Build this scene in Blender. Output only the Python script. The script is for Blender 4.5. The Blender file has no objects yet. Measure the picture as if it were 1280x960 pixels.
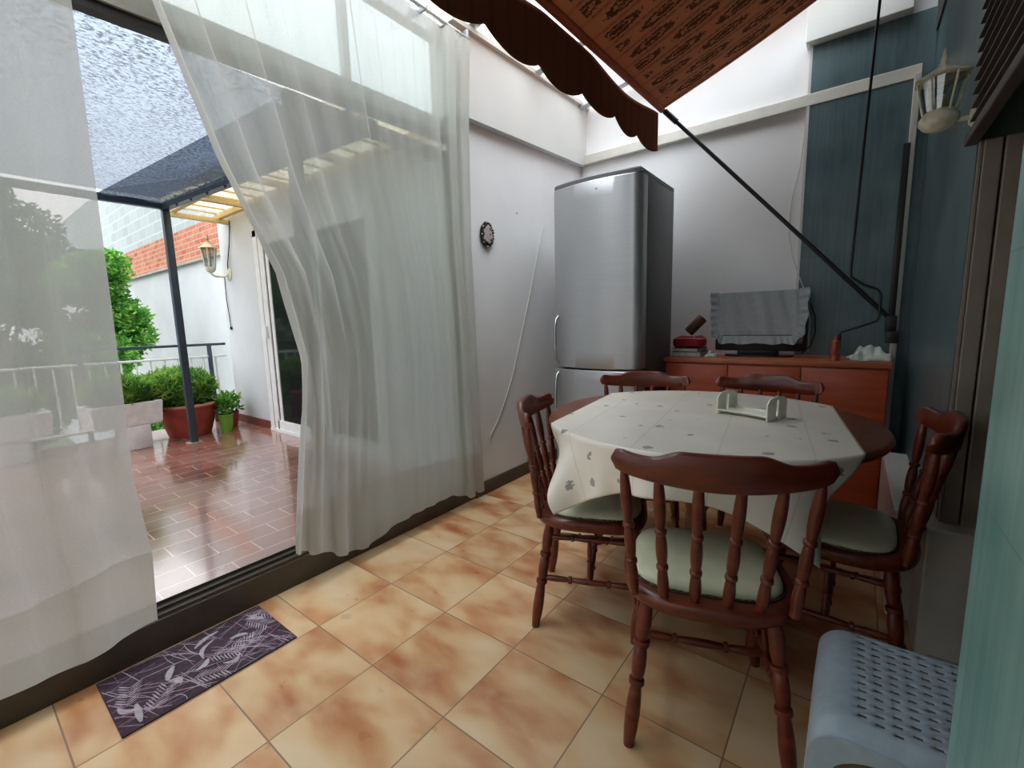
import bpy, bmesh, math, random
from mathutils import Vector, Matrix
random.seed(7)
sc = bpy.context.scene
COL = sc.collection
PI = math.pi

# ------------------------------------------------------------------ materials
def lin(c):
    return tuple(((v/255+0.055)/1.055)**2.4 if v > 10 else v/255/12.92 for v in c) + (1.0,)

class NT:
    def __init__(s, name):
        s.m = bpy.data.materials.new(name); s.m.use_nodes = True
        s.t = s.m.node_tree; s.t.nodes.clear()
        s.out = s.t.nodes.new('ShaderNodeOutputMaterial')
    def n(s, typ, **kw):
        nd = s.t.nodes.new('ShaderNode'+typ)
        for k, v in kw.items():
            if k in nd.inputs.keys() if hasattr(nd.inputs, 'keys') else False: nd.inputs[k].default_value = v
            else: setattr(nd, k, v)
        return nd
    def l(s, a, b): s.t.links.new(a, b)
    def math(s, op, a, b=None, c=None):
        nd = s.t.nodes.new('ShaderNodeMath'); nd.operation = op
        for i, v in enumerate((a, b, c)):
            if v is None: continue
            if isinstance(v, (int, float)): nd.inputs[i].default_value = v
            else: s.l(v, nd.inputs[i])
        return nd.outputs[0]
    def mix(s, f, a, b, mode='MIX'):
        nd = s.t.nodes.new('ShaderNodeMix'); nd.data_type = 'RGBA'; nd.blend_type = mode
        for i, v in ((0, f), (6, a), (7, b)):
            if isinstance(v, (int, float)): nd.inputs[i].default_value = v
            elif isinstance(v, tuple): nd.inputs[i].default_value = v
            else: s.l(v, nd.inputs[i])
        return nd.outputs[2]
    def coord(s, scale=(1, 1, 1), rot=(0, 0, 0), loc=(0, 0, 0), kind='Object'):
        tc = s.t.nodes.new('ShaderNodeTexCoord'); mp = s.t.nodes.new('ShaderNodeMapping')
        mp.inputs['Scale'].default_value = scale; mp.inputs['Rotation'].default_value = rot; mp.inputs['Location'].default_value = loc
        s.l(tc.outputs[kind], mp.inputs[0]); return mp.outputs[0]
    def noise(s, vec, scale=5, detail=3, rough=.5, dist=0):
        nd = s.t.nodes.new('ShaderNodeTexNoise'); nd.inputs['Scale'].default_value = scale
        nd.inputs['Detail'].default_value = detail; nd.inputs['Roughness'].default_value = rough; nd.inputs['Distortion'].default_value = dist
        if vec is not None: s.l(vec, nd.inputs['Vector'])
        return nd.outputs[0]
    def ramp(s, f, stops, interp='LINEAR'):
        nd = s.t.nodes.new('ShaderNodeValToRGB'); cr = nd.color_ramp; cr.interpolation = interp
        while len(cr.elements) < len(stops): cr.elements.new(.5)
        for e, (p, c) in zip(cr.elements, stops):
            e.position = p; e.color = c if len(c) == 4 else tuple(c)+(1,)
        s.l(f, nd.inputs[0]); return nd.outputs[0]
    def bsdf(s, col, rough=.6, metal=0, bump=None, bstr=.3, bdist=.002, spec=.5, **kw):
        b = s.t.nodes.new('ShaderNodeBsdfPrincipled')
        for k, v in (('Base Color', col), ('Roughness', rough), ('Metallic', metal), ('Specular IOR Level', spec)):
            if isinstance(v, (int, float, tuple)): b.inputs[k].default_value = v
            else: s.l(v, b.inputs[k])
        for k, v in kw.items(): b.inputs[k].default_value = v
        if bump is not None:
            bp = s.t.nodes.new('ShaderNodeBump'); bp.inputs['Strength'].default_value = bstr; bp.inputs['Distance'].default_value = bdist
            s.l(bump, bp.inputs['Height']); s.l(bp.outputs[0], b.inputs['Normal'])
        return b
    def done(s, sh):
        s.l(sh if not hasattr(sh, 'outputs') else sh.outputs[0], s.out.inputs[0]); return s.m
    def mixsh(s, f, a, b):
        nd = s.t.nodes.new('ShaderNodeMixShader')
        if isinstance(f, (int, float)): nd.inputs[0].default_value = f
        else: s.l(f, nd.inputs[0])
        s.l(a.outputs[0], nd.inputs[1]); s.l(b.outputs[0], nd.inputs[2]); return nd

def simple(name, rgb, rough=.6, metal=0, var=.08, scale=8, bump=0, spec=.5, stretch=(1, 1, 1)):
    k = NT(name); v = k.coord(stretch); c = lin(rgb)
    nz = k.noise(v, scale, 4)
    d = tuple(x*(1-var*2) for x in c[:3])+(1,); e = tuple(min(1, x*(1+var*2)) for x in c[:3])+(1,)
    col = k.ramp(nz, [(.3, d), (.7, e)])
    return k.done(k.bsdf(col, rough, metal, nz if bump else None, bump, .003, spec))

def plaster(name, rgb, var=.04):
    k = NT(name); v = k.coord(); c = lin(rgb)
    n1 = k.noise(v, 1.6, 4); n2 = k.noise(v, 60, 3)
    d = tuple(x*(1-var*2) for x in c[:3])+(1,)
    return k.done(k.bsdf(k.ramp(n1, [(.35, d), (.65, c)]), .8, 0, n2, .25, .002, .3))

M = {}
M['wall'] = plaster('wall paint', (236, 235, 236))
M['wall_white'] = plaster('white paint', (216, 217, 214))
M['outside_white'] = plaster('outside white paint', (196, 199, 203), .05)
M['trim'] = simple('painted trim', (206, 203, 194), .5, var=.04)
M['dark_trim'] = simple('dark bronze aluminium', (72, 62, 54), .45, var=.12)
M['header'] = simple('beige header', (150, 148, 138), .6, var=.1)
M['black'] = simple('black metal', (22, 22, 24), .4, var=.1)
M['steel_blue'] = simple('slate blue steel', (52, 66, 78), .4, var=.1)
M['white_metal'] = simple('white metal', (220, 222, 222), .4, var=.04)
M['alu'] = simple('aluminium', (185, 188, 190), .35, .6, var=.05)
M['chrome'] = simple('satin chrome', (190, 192, 195), .2, .95, var=.03)
M['cable'] = simple('white cable', (196, 194, 188), .5, var=.05)
M['black_plastic'] = simple('black plastic', (18, 18, 20), .35, var=.05)
M['grey_paper'] = simple('grey book cover', (112, 118, 122), .6, var=.15)
M['blue_paper'] = simple('navy book cover', (48, 56, 72), .6, var=.1)
M['red_cloth'] = simple('red cloth', (150, 22, 44), .8, var=.2, scale=20, bump=.4)
M['pink_edge'] = simple('pale pink piping', (214, 150, 150), .7)
M['brown_wood'] = simple('dark brown wood', (84, 54, 34), .6, var=.2, scale=30)
M['cloth_grey'] = simple('pale grey cotton', (170, 178, 184), .9, var=.05, scale=60, bump=.3)
M['cloth_white'] = simple('white towel', (192, 200, 190), .95, var=.08, scale=50, bump=.5)
M['cream'] = simple('cream plastic', (238, 238, 222), .4, var=.04)
M['stool_grey'] = simple('blue grey plastic', (150, 165, 176), .5, var=.04, scale=40)
M['stool_white'] = simple('white plastic', (220, 222, 214), .45, var=.03)
M['seat_green'] = simple('pale green leatherette', (204, 204, 174), .45, var=.05, scale=14, bump=.15)
M['nail'] = simple('dark brass nails', (70, 55, 38), .35, .6)
M['concrete'] = simple('weathered concrete', (236, 236, 232), .9, var=.05, scale=14, bump=.5)
M['terracotta'] = simple('terracotta clay', (150, 62, 48), .6, var=.12, scale=10)
M['terracotta_rim'] = simple('pale clay rim', (200, 140, 112), .7, var=.1)
M['green_pot'] = simple('lime green plastic', (110, 160, 50), .5, var=.05)
M['soil'] = simple('potting soil', (60, 45, 34), .95, var=.3, scale=60, bump=.6)
M['timber'] = simple('yellowed timber', (214, 190, 140), .7, var=.15, scale=20, stretch=(1, 8, 8))
M['bark'] = simple('bark', (86, 72, 56), .9, var=.2, scale=20, bump=.6)
M['ornament_dark'] = simple('dark glazed beads', (30, 34, 26), .4, var=.2, scale=60)
M['ornament_pink'] = simple('dusty pink flowers', (190, 170, 172), .6, var=.18, scale=80, bump=.5)
M['lantern_white'] = simple('chalky white lantern paint', (205, 205, 185), .6, var=.12, scale=40)
M['lantern_brass'] = simple('tan lantern roof', (186, 154, 106), .5, var=.1)
M['skirt_red'] = simple('dark red skirting tile', (104, 48, 40), .5, var=.12)
M['shutter'] = simple('grey brown shutter slats', (70, 64, 62), .6, var=.08)
M['frame_beige'] = simple('beige grey frame', (128, 120, 110), .5, var=.06)
M['dark_room'] = simple('unlit interior shade', (40, 38, 38), .9)
M['ground'] = simple('garden soil and grass', (70, 88, 48), .95, var=.3, scale=3, bump=.5)
M['light_tile'] = simple('pale grey wall tile', (205, 205, 200), .35, var=.04)
M['upper_shaded'] = simple('shaded upper wall', (70, 64, 64), .8, var=.06)  # shade under the awning roller put into the upper wall colour
M['motor'] = simple('awning roller casing', (70, 60, 54), .5)

def floor_mat():
    k = NT('cream marbled floor tile'); T = .34
    tc = k.n('TexCoord'); sp = k.n('SeparateXYZ'); k.l(tc.outputs['Object'], sp.inputs[0])
    fx = k.math('DIVIDE', sp.outputs[0], T); fy = k.math('DIVIDE', sp.outputs[1], T)
    ix = k.math('FLOOR', fx); iy = k.math('FLOOR', fy)
    rx = k.math('FRACT', fx); ry = k.math('FRACT', fy)
    ex = k.math('MINIMUM', rx, k.math('SUBTRACT', 1, rx)); ey = k.math('MINIMUM', ry, k.math('SUBTRACT', 1, ry))
    e = k.math('MINIMUM', ex, ey)
    grout = k.math('LESS_THAN', e, .0065)
    cv = k.n('CombineXYZ'); k.l(ix, cv.inputs[0]); k.l(iy, cv.inputs[1])
    wn = k.n('TexWhiteNoise'); k.l(cv.outputs[0], wn.inputs[0])
    off = k.n('VectorMath', operation='SCALE'); k.l(wn.outputs['Color'], off.inputs[0]); off.inputs['Scale'].default_value = 30
    add = k.n('VectorMath', operation='ADD'); k.l(tc.outputs['Object'], add.inputs[0]); k.l(off.outputs[0], add.inputs[1])
    mp = k.n('Mapping'); k.l(add.outputs[0], mp.inputs[0]); mp.inputs['Scale'].default_value = (1, 1.9, 1); mp.inputs['Rotation'].default_value = (0, 0, .7)
    n1 = k.noise(mp.outputs[0], 3.3, 2, .45, .25); n2 = k.noise(mp.outputs[0], 7, 3, .5, .3)
    col = k.ramp(n1, [(.30, lin((214, 186, 150))), (.45, lin((206, 168, 125))), (.57, lin((190, 137, 94))), (.70, lin((166, 100, 60)))])
    col = k.mix(k.ramp(n2, [(.4, (0, 0, 0)), (.7, (.4, .4, .4))]), col, lin((220, 190, 148)))
    tint = k.math('MULTIPLY_ADD', wn.outputs['Value'], .12, .92)
    tc2 = k.n('CombineXYZ')
    for i in range(3): k.l(tint, tc2.inputs[i])
    col = k.mix(1.0, col, tc2.outputs[0], 'MULTIPLY')
    col = k.mix(grout, col, lin((138, 108, 84)))
    b = k.bsdf(col, .32, 0, k.math('SUBTRACT', 1, grout), .4, .001, .45)
    rr = k.math('MULTIPLY_ADD', n2, .25, .2); k.l(rr, b.inputs['Roughness'])
    return k.done(b)
M['floor'] = floor_mat()

def terrace_mat():
    k = NT('wet terracotta paving'); v = k.coord((1, 1, 1), (0, 0, PI/2))
    br = k.n('TexBrick'); k.l(v, br.inputs['Vector'])
    br.offset = .5
    br.inputs['Color1'].default_value = lin((138, 88, 74)); br.inputs['Color2'].default_value = lin((118, 70, 58))
    br.inputs['Mortar'].default_value = lin((196, 160, 140)); br.inputs['Scale'].default_value = 1
    br.inputs['Mortar Size'].default_value = .004; br.inputs['Mortar Smooth'].default_value = .2; br.inputs['Bias'].default_value = 0
    br.inputs['Brick Width'].default_value = .30; br.inputs['Row Height'].default_value = .155
    n = k.noise(k.coord(), 1.3, 4, .55)
    col = k.mix(k.ramp(n, [(.4, (0, 0, 0)), (.7, (.35, .35, .35))]), br.outputs['Color'], lin((170, 120, 104)))
    b = k.bsdf(col, .2, 0, br.outputs['Fac'], -.25, .002, .9); b.inputs['Coat Weight'].default_value = 1.0; b.inputs['Coat Roughness'].default_value = .10; b.inputs['Coat IOR'].default_value = 1.7
    k.l(k.ramp(n, [(.35, (.16, .16, .16)), (.7, (.42, .42, .42))]), b.inputs['Roughness'])
    return k.done(b)
M['terrace'] = terrace_mat()

def green_tile(name, a, b_):
    k = NT(name); v = k.coord()
    st = k.noise(k.coord((60, 60, 3)), 1, 4, .6); n = k.noise(v, 3, 3)
    tc = k.n('TexCoord'); sp = k.n('SeparateXYZ'); k.l(tc.outputs['Object'], sp.inputs[0])
    h = k.math('ADD', sp.outputs[0], sp.outputs[1])
    gx = k.math('FRACT', k.math('DIVIDE', h, .20)); gz = k.math('FRACT', k.math('DIVIDE', sp.outputs[2], .30))
    g = k.math('MAXIMUM', k.math('LESS_THAN', gx, .012), k.math('LESS_THAN', gz, .008))
    f = k.math('ADD', k.math('MULTIPLY', st, .38), k.math('MULTIPLY', n, .62))
    col = k.ramp(f, [(.38, lin(a)), (.62, lin(b_))])
    col = k.mix(k.math('MULTIPLY', g, .35), col, lin((70, 84, 84)))
    return k.done(k.bsdf(col, .35, 0, g, -.3, .001, .5))
M['green_tile'] = green_tile('green wall tile', (70, 92, 98), (98, 120, 124))
M['lit_green_tile'] = green_tile('green wall tile lit by opening', (98, 150, 148), (142, 186, 181))  # same green tile, light from the opening put into its colour

def brick_mat():
    k = NT('old red brickwork'); v = k.coord((1, 1, 1), (PI/2, 0, 0))
    br = k.n('TexBrick'); k.l(v, br.inputs['Vector'])
    br.inputs['Color1'].default_value = lin((168, 92, 72)); br.inputs['Color2'].default_value = lin((190, 116, 92))
    br.inputs['Mortar'].default_value = lin((176, 148, 130)); br.inputs['Scale'].default_value = 1
    br.inputs['Mortar Size'].default_value = .012; br.inputs['Brick Width'].default_value = .28; br.inputs['Row Height'].default_value = .09
    n = k.noise(k.coord(), 6, 4)
    col = k.mix(k.ramp(n, [(.45, (0, 0, 0)), (.75, (.5, .5, .5))]), br.outputs['Color'], lin((196, 160, 140)))
    return k.done(k.bsdf(col, .9, 0, br.outputs['Fac'], -.4, .01, .2))
M['brick'] = brick_mat()
def block_mat():
    k = NT('pale concrete blocks'); v = k.coord((1, 1, 1), (PI/2, 0, 0))
    br = k.n('TexBrick'); k.l(v, br.inputs['Vector'])
    br.inputs['Color1'].default_value = lin((172, 180, 182)); br.inputs['Color2'].default_value = lin((158, 167, 169))
    br.inputs['Mortar'].default_value = lin((186, 190, 190)); br.inputs['Scale'].default_value = 1
    br.inputs['Mortar Size'].default_value = .015; br.inputs['Brick Width'].default_value = .5; br.inputs['Row Height'].default_value = .22
    return k.done(k.bsdf(br.outputs['Color'], .9, 0, br.outputs['Fac'], -.4, .01, .2))
M['block'] = block_mat()

def wood_mat(name, a, b_, rough=.32, sc_=(2, 18, 18), coat=.12):
    k = NT(name); v = k.coord(sc_)
    n = k.noise(v, 2.2, 5, .6, .6)
    col = k.ramp(n, [(.3, lin(a)), (.7, lin(b_))])
    b = k.bsdf(col, rough, 0, n, .08, .001, .5)
    b.inputs['Coat Weight'].default_value = coat; b.inputs['Coat Roughness'].default_value = .2
    return k.done(b)
M['chair_wood'] = wood_mat('dark cherry chair wood', (76, 26, 16), (116, 46, 27))
M['table_wood'] = wood_mat('brown table wood', (92, 46, 28), (128, 70, 44))
M['sideboard'] = wood_mat('orange brown cherry veneer', (176, 72, 38), (198, 88, 48), .4, (2, 2, 14))
M['sideboard_top'] = wood_mat('lighter cherry board edge', (168, 88, 58), (190, 106, 72), .4, (2, 14, 14))
M['pepper'] = wood_mat('red brown turned wood', (150, 56, 34), (176, 74, 46), .35)

def steel_mat(name, rgb, rough):
    k = NT(name); v = k.coord((2, 2, 160)); n = k.noise(v, 2, 3)
    c = lin(rgb); d = tuple(x*.9 for x in c[:3])+(1,)
    b = k.bsdf(k.ramp(n, [(.3, d), (.7, c)]), rough, .75, None)
    b.inputs['Anisotropic'].default_value = 0
    return k.done(b)
M['steel'] = steel_mat('brushed steel door', (184, 185, 188), .42)
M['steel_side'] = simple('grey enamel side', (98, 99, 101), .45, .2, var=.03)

def oilcloth():
    k = NT('cream oilcloth with sprig motifs'); tc = k.n('TexCoord')
    vo = k.n('TexVoronoi', feature='F1'); vo.inputs['Scale'].default_value = 10; vo.inputs['Randomness'].default_value = .45
    k.l(tc.outputs['UV'], vo.inputs['Vector'])
    nz = k.noise(tc.outputs['UV'], 60, 2, .6)
    d = k.math('ADD', vo.outputs['Distance'], k.math('MULTIPLY', k.math('SUBTRACT', nz, .5), .34))
    mask = k.math('LESS_THAN', d, .145)
    sp = k.n('SeparateXYZ'); k.l(tc.outputs['UV'], sp.inputs[0])
    cr = k.math('LESS_THAN', k.math('ABSOLUTE', k.math('SUBTRACT', k.math('FRACT', k.math('DIVIDE', sp.outputs[0], .235)), .5)), .012)
    cr2 = k.math('LESS_THAN', k.math('ABSOLUTE', sp.outputs[1]), .002)
    crease = k.math('MAXIMUM', cr, cr2)
    col = k.mix(k.ramp(k.noise(tc.outputs['UV'], 5, 3), [(.3, (0, 0, 0)), (.7, (1, 1, 1))]), lin((226, 219, 206)), lin((238, 232, 219)))
    col = k.mix(k.math('MULTIPLY', mask, .75), col, lin((112, 108, 112)))
    col = k.mix(k.math('MULTIPLY', crease, .25), col, lin((165, 158, 146)))  # embossed shading of the fold creases put into the colour
    b = k.bsdf(col, .33, 0, crease, -.5, .002, .5)
    return k.done(b)
M['oilcloth'] = oilcloth()

def curtain_mat(name, tr, rgb):
    k = NT(name)
    d = k.n('BsdfDiffuse'); t = k.n('BsdfTranslucent'); p = k.n('BsdfTransparent')
    n = k.noise(k.coord((1, 300, 60)), 2, 3); n2 = k.noise(k.coord((1, 60, 300)), 2, 3)
    c = k.ramp(k.math('MULTIPLY', k.math('ADD', n, n2), .5), [(.35, lin(tuple(x*.94 for x in rgb))), (.65, lin(rgb))])
    k.l(c, d.inputs[0]); k.l(c, t.inputs[0])
    a = k.mixsh(.55, d, t)
    return k.done(k.mixsh(tr, a, p))
M['curtain'] = curtain_mat('sheer linen curtain', .20, (218, 219, 213))
M['curtain_hem'] = curtain_mat('double linen hem', .05, (203, 199, 189))

def awning_mat(name, base, dark, ornament=True, trans=.45):
    k = NT(name); d = k.n('BsdfDiffuse'); t = k.n('BsdfTranslucent')
    tc = k.n('TexCoord'); sp = k.n('SeparateXYZ'); k.l(tc.outputs['UV'], sp.inputs[0])
    u, v = sp.outputs[0], sp.outputs[1]           # u along bar (m), v up the slope (m)
    row = k.math('DIVIDE', u, .125); ri = k.math('FLOOR', row); rf = k.math('SUBTRACT', k.math('FRACT', row), .5)
    vv = k.math('ADD', k.math('DIVIDE', v, .31), k.math('MULTIPLY', ri, .37)); vf = k.math('SUBTRACT', k.math('FRACT', vv), .5)
    nz = k.noise(tc.outputs['UV'], 58, 3, .6)
    nn = k.math('MULTIPLY', k.math('SUBTRACT', nz, .5), 1.0)
    r = k.math('SQRT', k.math('ADD', k.math('POWER', k.math('MULTIPLY', rf, 2.7), 2), k.math('POWER', k.math('MULTIPLY', vf, 2.0), 2)))
    r = k.math('ADD', r, nn)
    body = k.math('MULTIPLY', k.math('LESS_THAN', r, .80), k.math('GREATER_THAN', k.math('ABSOLUTE', k.math('SUBTRACT', r, .42)), .09))
    # thin rows of small rosettes between
    row2 = k.math('SUBTRACT', k.math('FRACT', k.math('ADD', row, .5)), .5)
    v2 = k.math('SUBTRACT', k.math('FRACT', k.math('DIVIDE', v, .075)), .5)
    r2 = k.math('ADD', k.math('SQRT', k.math('ADD', k.math('POWER', k.math('MULTIPLY', row2, 6.5), 2), k.math('POWER', v2, 2))), nn)
    small = k.math('LESS_THAN', k.math('ABSOLUTE', k.math('SUBTRACT', r2, .32)), .11)
    m = k.math('MAXIMUM', k.math('MULTIPLY', body, .85), k.math('MULTIPLY', small, .45))
    m = k.math('MULTIPLY', m, k.math('GREATER_THAN', v, .07))
    stripe = k.math('GREATER_THAN', k.math('ABSOLUTE', rf), .40)
    c0 = k.mix(k.math('MULTIPLY', stripe, .35), lin(base), lin((base[0]*.8, base[1]*.75, base[2]*.7)))
    c = k.mix(m, c0, lin(dark)) if ornament else c0
    k.l(c, d.inputs[0]); k.l(c, t.inputs[0])
    return k.done(k.mixsh(trans, d, t))
M['awning'] = awning_mat('orange brown printed canvas', (178, 126, 98), (70, 50, 42), True, .24)
M['valance'] = awning_mat('backlit dark valance canvas', (124, 80, 62), (40, 20, 14), False, .16)  # backlit darkness of the valance put into the canvas colour
M['awning_hem'] = simple('rust red canvas hem', (176, 78, 44), .8, var=.08)

def panel_mat(name, rgb, tr):
    k = NT(name); d = k.n('BsdfTranslucent'); g = k.n('BsdfDiffuse'); p = k.n('BsdfTransparent')
    n = k.noise(k.coord((3, 3, 3)), 2, 4); c = k.ramp(n, [(.35, lin(tuple(x*.93 for x in rgb))), (.65, lin(rgb))])
    k.l(c, d.inputs[0]); k.l(c, g.inputs[0]); p.inputs[0].default_value = lin(rgb)
    return k.done(k.mixsh(tr, k.mixsh(.3, d, g), p))
M['roof_panel'] = panel_mat('translucent white roofing sheet', (250, 252, 253), .93)
M['yellow_sheet'] = panel_mat('yellowed corrugated plastic', (236, 232, 216), .45)

def glass_mat(name, tint=(235, 242, 242), gl=.10):
    k = NT(name); p = k.n('BsdfTransparent'); p.inputs[0].default_value = lin(tint)
    g = k.n('BsdfGlossy'); g.inputs['Roughness'].default_value = .03
    return k.done(k.mixsh(gl, p, g))
M['glass'] = glass_mat('clear glass')
M['lamp_glass'] = glass_mat('lantern glass', (215, 222, 220), .15)
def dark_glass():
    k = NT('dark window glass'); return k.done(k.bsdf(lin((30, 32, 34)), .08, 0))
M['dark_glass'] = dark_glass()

def net_mat():
    k = NT('shade netting'); p = k.n('BsdfTransparent'); d = k.n('BsdfDiffuse'); t = k.n('BsdfTranslucent')
    v = k.coord((1, .8, 1), (0, 0, .35)); n = k.noise(v, 62, 3, .75); big = k.noise(k.coord((1, 4, 1)), 1.2, 2)
    f = k.math('ADD', n, k.math('MULTIPLY', k.math('SUBTRACT', big, .5), .12))
    holes = k.ramp(f, [(.40, (0, 0, 0)), (.54, (1, 1, 1))])
    d.inputs[0].default_value = lin((104, 108, 114)); t.inputs[0].default_value = lin((120, 124, 130))
    p.inputs[0].default_value = lin((158, 170, 184))
    f2 = k.math('MULTIPLY', holes, .72)
    return k.done(k.mixsh(f2, k.mixsh(.35, d, t), p))
M['net'] = net_mat()

def leaf_mat(name, a, b_, c_):
    k = NT(name); oi = k.n('TexNoise'); oi.inputs['Scale'].default_value = 9; k.l(k.coord(), oi.inputs['Vector'])
    col = k.ramp(oi.outputs[0], [(.32, lin(a)), (.5, lin(b_)), (.68, lin(c_))])
    d = k.n('BsdfDiffuse'); t = k.n('BsdfTranslucent'); k.l(col, d.inputs[0]); k.l(col, t.inputs[0])
    return k.done(k.mixsh(.4, d, t))
M['leaf'] = leaf_mat('tree leaves', (44, 92, 46), (84, 142, 60), (134, 182, 84))
M['leaf_dark'] = leaf_mat('dark tree leaves', (30, 58, 36), (50, 88, 48), (84, 122, 62))
M['leaf_bright'] = leaf_mat('bright herb leaves', (70, 112, 54), (112, 156, 72), (160, 190, 98))

# ------------------------------------------------------------------ mesh kit
def frame_for(d):
    d = d.normalized(); a = Vector((0, 0, 1)) if abs(d.z) < .95 else Vector((1, 0, 0))
    u = d.cross(a).normalized(); w = u.cross(d).normalized(); return u, w

class MB:
    def __init__(s): s.bm = bmesh.new(); s.uv = None
    def box(s, lo, hi, bev=0, mat=None):
        lo, hi = Vector(lo), Vector(hi)
        g = bmesh.ops.create_cube(s.bm, size=1)
        sz = hi-lo
        m = Matrix.Translation((lo+hi)/2) @ Matrix.Diagonal((sz.x, sz.y, sz.z, 1))
        if mat is not None: m = mat @ m
        bmesh.ops.transform(s.bm, matrix=m, verts=g['verts'])
        if bev > 0:
            es = list({e for v in g['verts'] for e in v.link_edges})
            bmesh.ops.bevel(s.bm, geom=es, offset=min(bev, min(sz)*.45), segments=2, affect='EDGES', profile=.5)
        return s
    def lathe(s, p0, p1, prof, seg=12, cap=True):
        p0, p1 = Vector(p0), Vector(p1); d = p1-p0; u, w = frame_for(d); rings = []
        for t, r in prof:
            c = p0+d*t
            rings.append([s.bm.verts.new(c+(u*math.cos(2*PI*i/seg)+w*math.sin(2*PI*i/seg))*r) for i in range(seg)])
        for a, b in zip(rings, rings[1:]):
            for i in range(seg): s.bm.faces.new((a[i], a[(i+1) % seg], b[(i+1) % seg], b[i]))
        if cap:
            s.bm.faces.new(list(reversed(rings[0]))); s.bm.faces.new(rings[-1])
        return s
    def tube(s, pts, r, seg=8):
        pts = [Vector(p) for p in pts]; rings = []; u = None
        for i, p in enumerate(pts):
            d = (pts[min(i+1, len(pts)-1)]-pts[max(i-1, 0)]).normalized()
            if u is None: u, w = frame_for(d)
            else:
                u = (u-d*u.dot(d)).normalized(); w = u.cross(d)
            rr = r[i] if isinstance(r, (list, tuple)) else r
            rings.append([s.bm.verts.new(p+(u*math.cos(2*PI*k/seg)+w*math.sin(2*PI*k/seg))*rr) for k in range(seg)])
        for a, b in zip(rings, rings[1:]):
            for k in range(seg): s.bm.faces.new((a[k], a[(k+1) % seg], b[(k+1) % seg], b[k]))
        s.bm.faces.new(list(reversed(rings[0]))); s.bm.faces.new(rings[-1]); return s
    def loops(s, loops, close=True, cap=True):
        vs = [[s.bm.verts.new(p) for p in l] for l in loops]; n = len(vs[0])
        for a, b in zip(vs, vs[1:]):
            for i in range(n if close else n-1): s.bm.faces.new((a[i], a[(i+1) % n], b[(i+1) % n], b[i]))
        if cap:
            s.bm.faces.new(list(reversed(vs[0]))); s.bm.faces.new(vs[-1])
        return s
    def prism(s, poly, axis, a, b, bev=0):
        """poly: 2-D points in the two other axes, extruded along axis from a to b"""
        def P(q, t):
            if axis == 0: return (t, q[0], q[1])
            if axis == 1: return (q[0], t, q[1])
            return (q[0], q[1], t)
        s.loops([[P(q, a) for q in poly], [P(q, b) for q in poly]]); return s
    def grid(s, fn, nu, nv, uvf=None, skip=None):
        vs = [[s.bm.verts.new(fn(i/nu, j/nv)) for j in range(nv+1)] for i in range(nu+1)]
        if uvf and s.uv is None: s.uv = s.bm.loops.layers.uv.new('UVMap')
        for i in range(nu):
            for j in range(nv):
                if skip and skip(i, j): continue
                f = s.bm.faces.new((vs[i][j], vs[i+1][j], vs[i+1][j+1], vs[i][j+1]))
                if uvf:
                    for lp, (a, b) in zip(f.loops, ((i, j), (i+1, j), (i+1, j+1), (i, j+1))): lp[s.uv].uv = uvf(a/nu, b/nv)
        return s
    def build(s, name, mat, parent=None, smooth=True, solid=0, sub=0, bev=0, angle=40, recalc=True):
        if recalc: bmesh.ops.recalc_face_normals(s.bm, faces=s.bm.faces)
        me = bpy.data.meshes.new(name); s.bm.to_mesh(me); s.bm.free()
        me.materials.append(M[mat] if isinstance(mat, str) else mat)
        if smooth:
            for p in me.polygons: p.use_smooth = True
            try: me.set_sharp_from_angle(angle=math.radians(angle))
            except Exception: pass
        o = bpy.data.objects.new(name, me); COL.objects.link(o)
        if parent is not None: o.parent = parent
        if bev:
            md = o.modifiers.new('bevel', 'BEVEL'); md.width = bev; md.segments = 2; md.limit_method = 'ANGLE'
        if solid:
            md = o.modifiers.new('solid', 'SOLIDIFY'); md.thickness = solid
        if sub:
            md = o.modifiers.new('sub', 'SUBSURF'); md.levels = sub; md.render_levels = sub
        return o

def tag(o, label, cat, group=None, kind=None):
    o['label'] = label; o['category'] = cat
    if group: o['group'] = group
    if kind: o['kind'] = kind
    return o
def thing(name, loc, label, cat, rz=0, group=None):
    o = bpy.data.objects.new(name, None); COL.objects.link(o); o.empty_display_size = .1
    o.location = loc; o.rotation_euler = (0, 0, rz); return tag(o, label, cat, group)
def struct(name, mb, mat, parent=None, label=None, cat=None, **kw):
    kw.setdefault('smooth', False)
    o = mb.build(name, mat, parent, **kw)
    if parent is None:
        o['kind'] = 'structure'
        if label: o['label'] = label; o['category'] = cat
    return o
def copy_tree(o, parent=None):
    c = o.copy(); COL.objects.link(c); c.parent = parent
    for ch in list(o.children): copy_tree(ch, c)
    return c
def S(a, b, t): return a+(b-a)*t
def smooth(t): t = max(0, min(1, t)); return t*t*(3-2*t)

YB = 2.73      # back wall plane
# ------------------------------------------------------------------ room shell
struct('floor', MB().box((-.0, -2.7, -.08), (2.5, YB, 0)), 'floor', label='cream and orange marbled ceramic tile floor of the covered patio', cat='floor')
w = MB().box((-.14, 1.27, 0), (0, YB+.12, 2.9)); struct('wall_left', w, 'wall', label='pale grey plastered wall beside the refrigerator and curtain', cat='wall')
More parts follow.
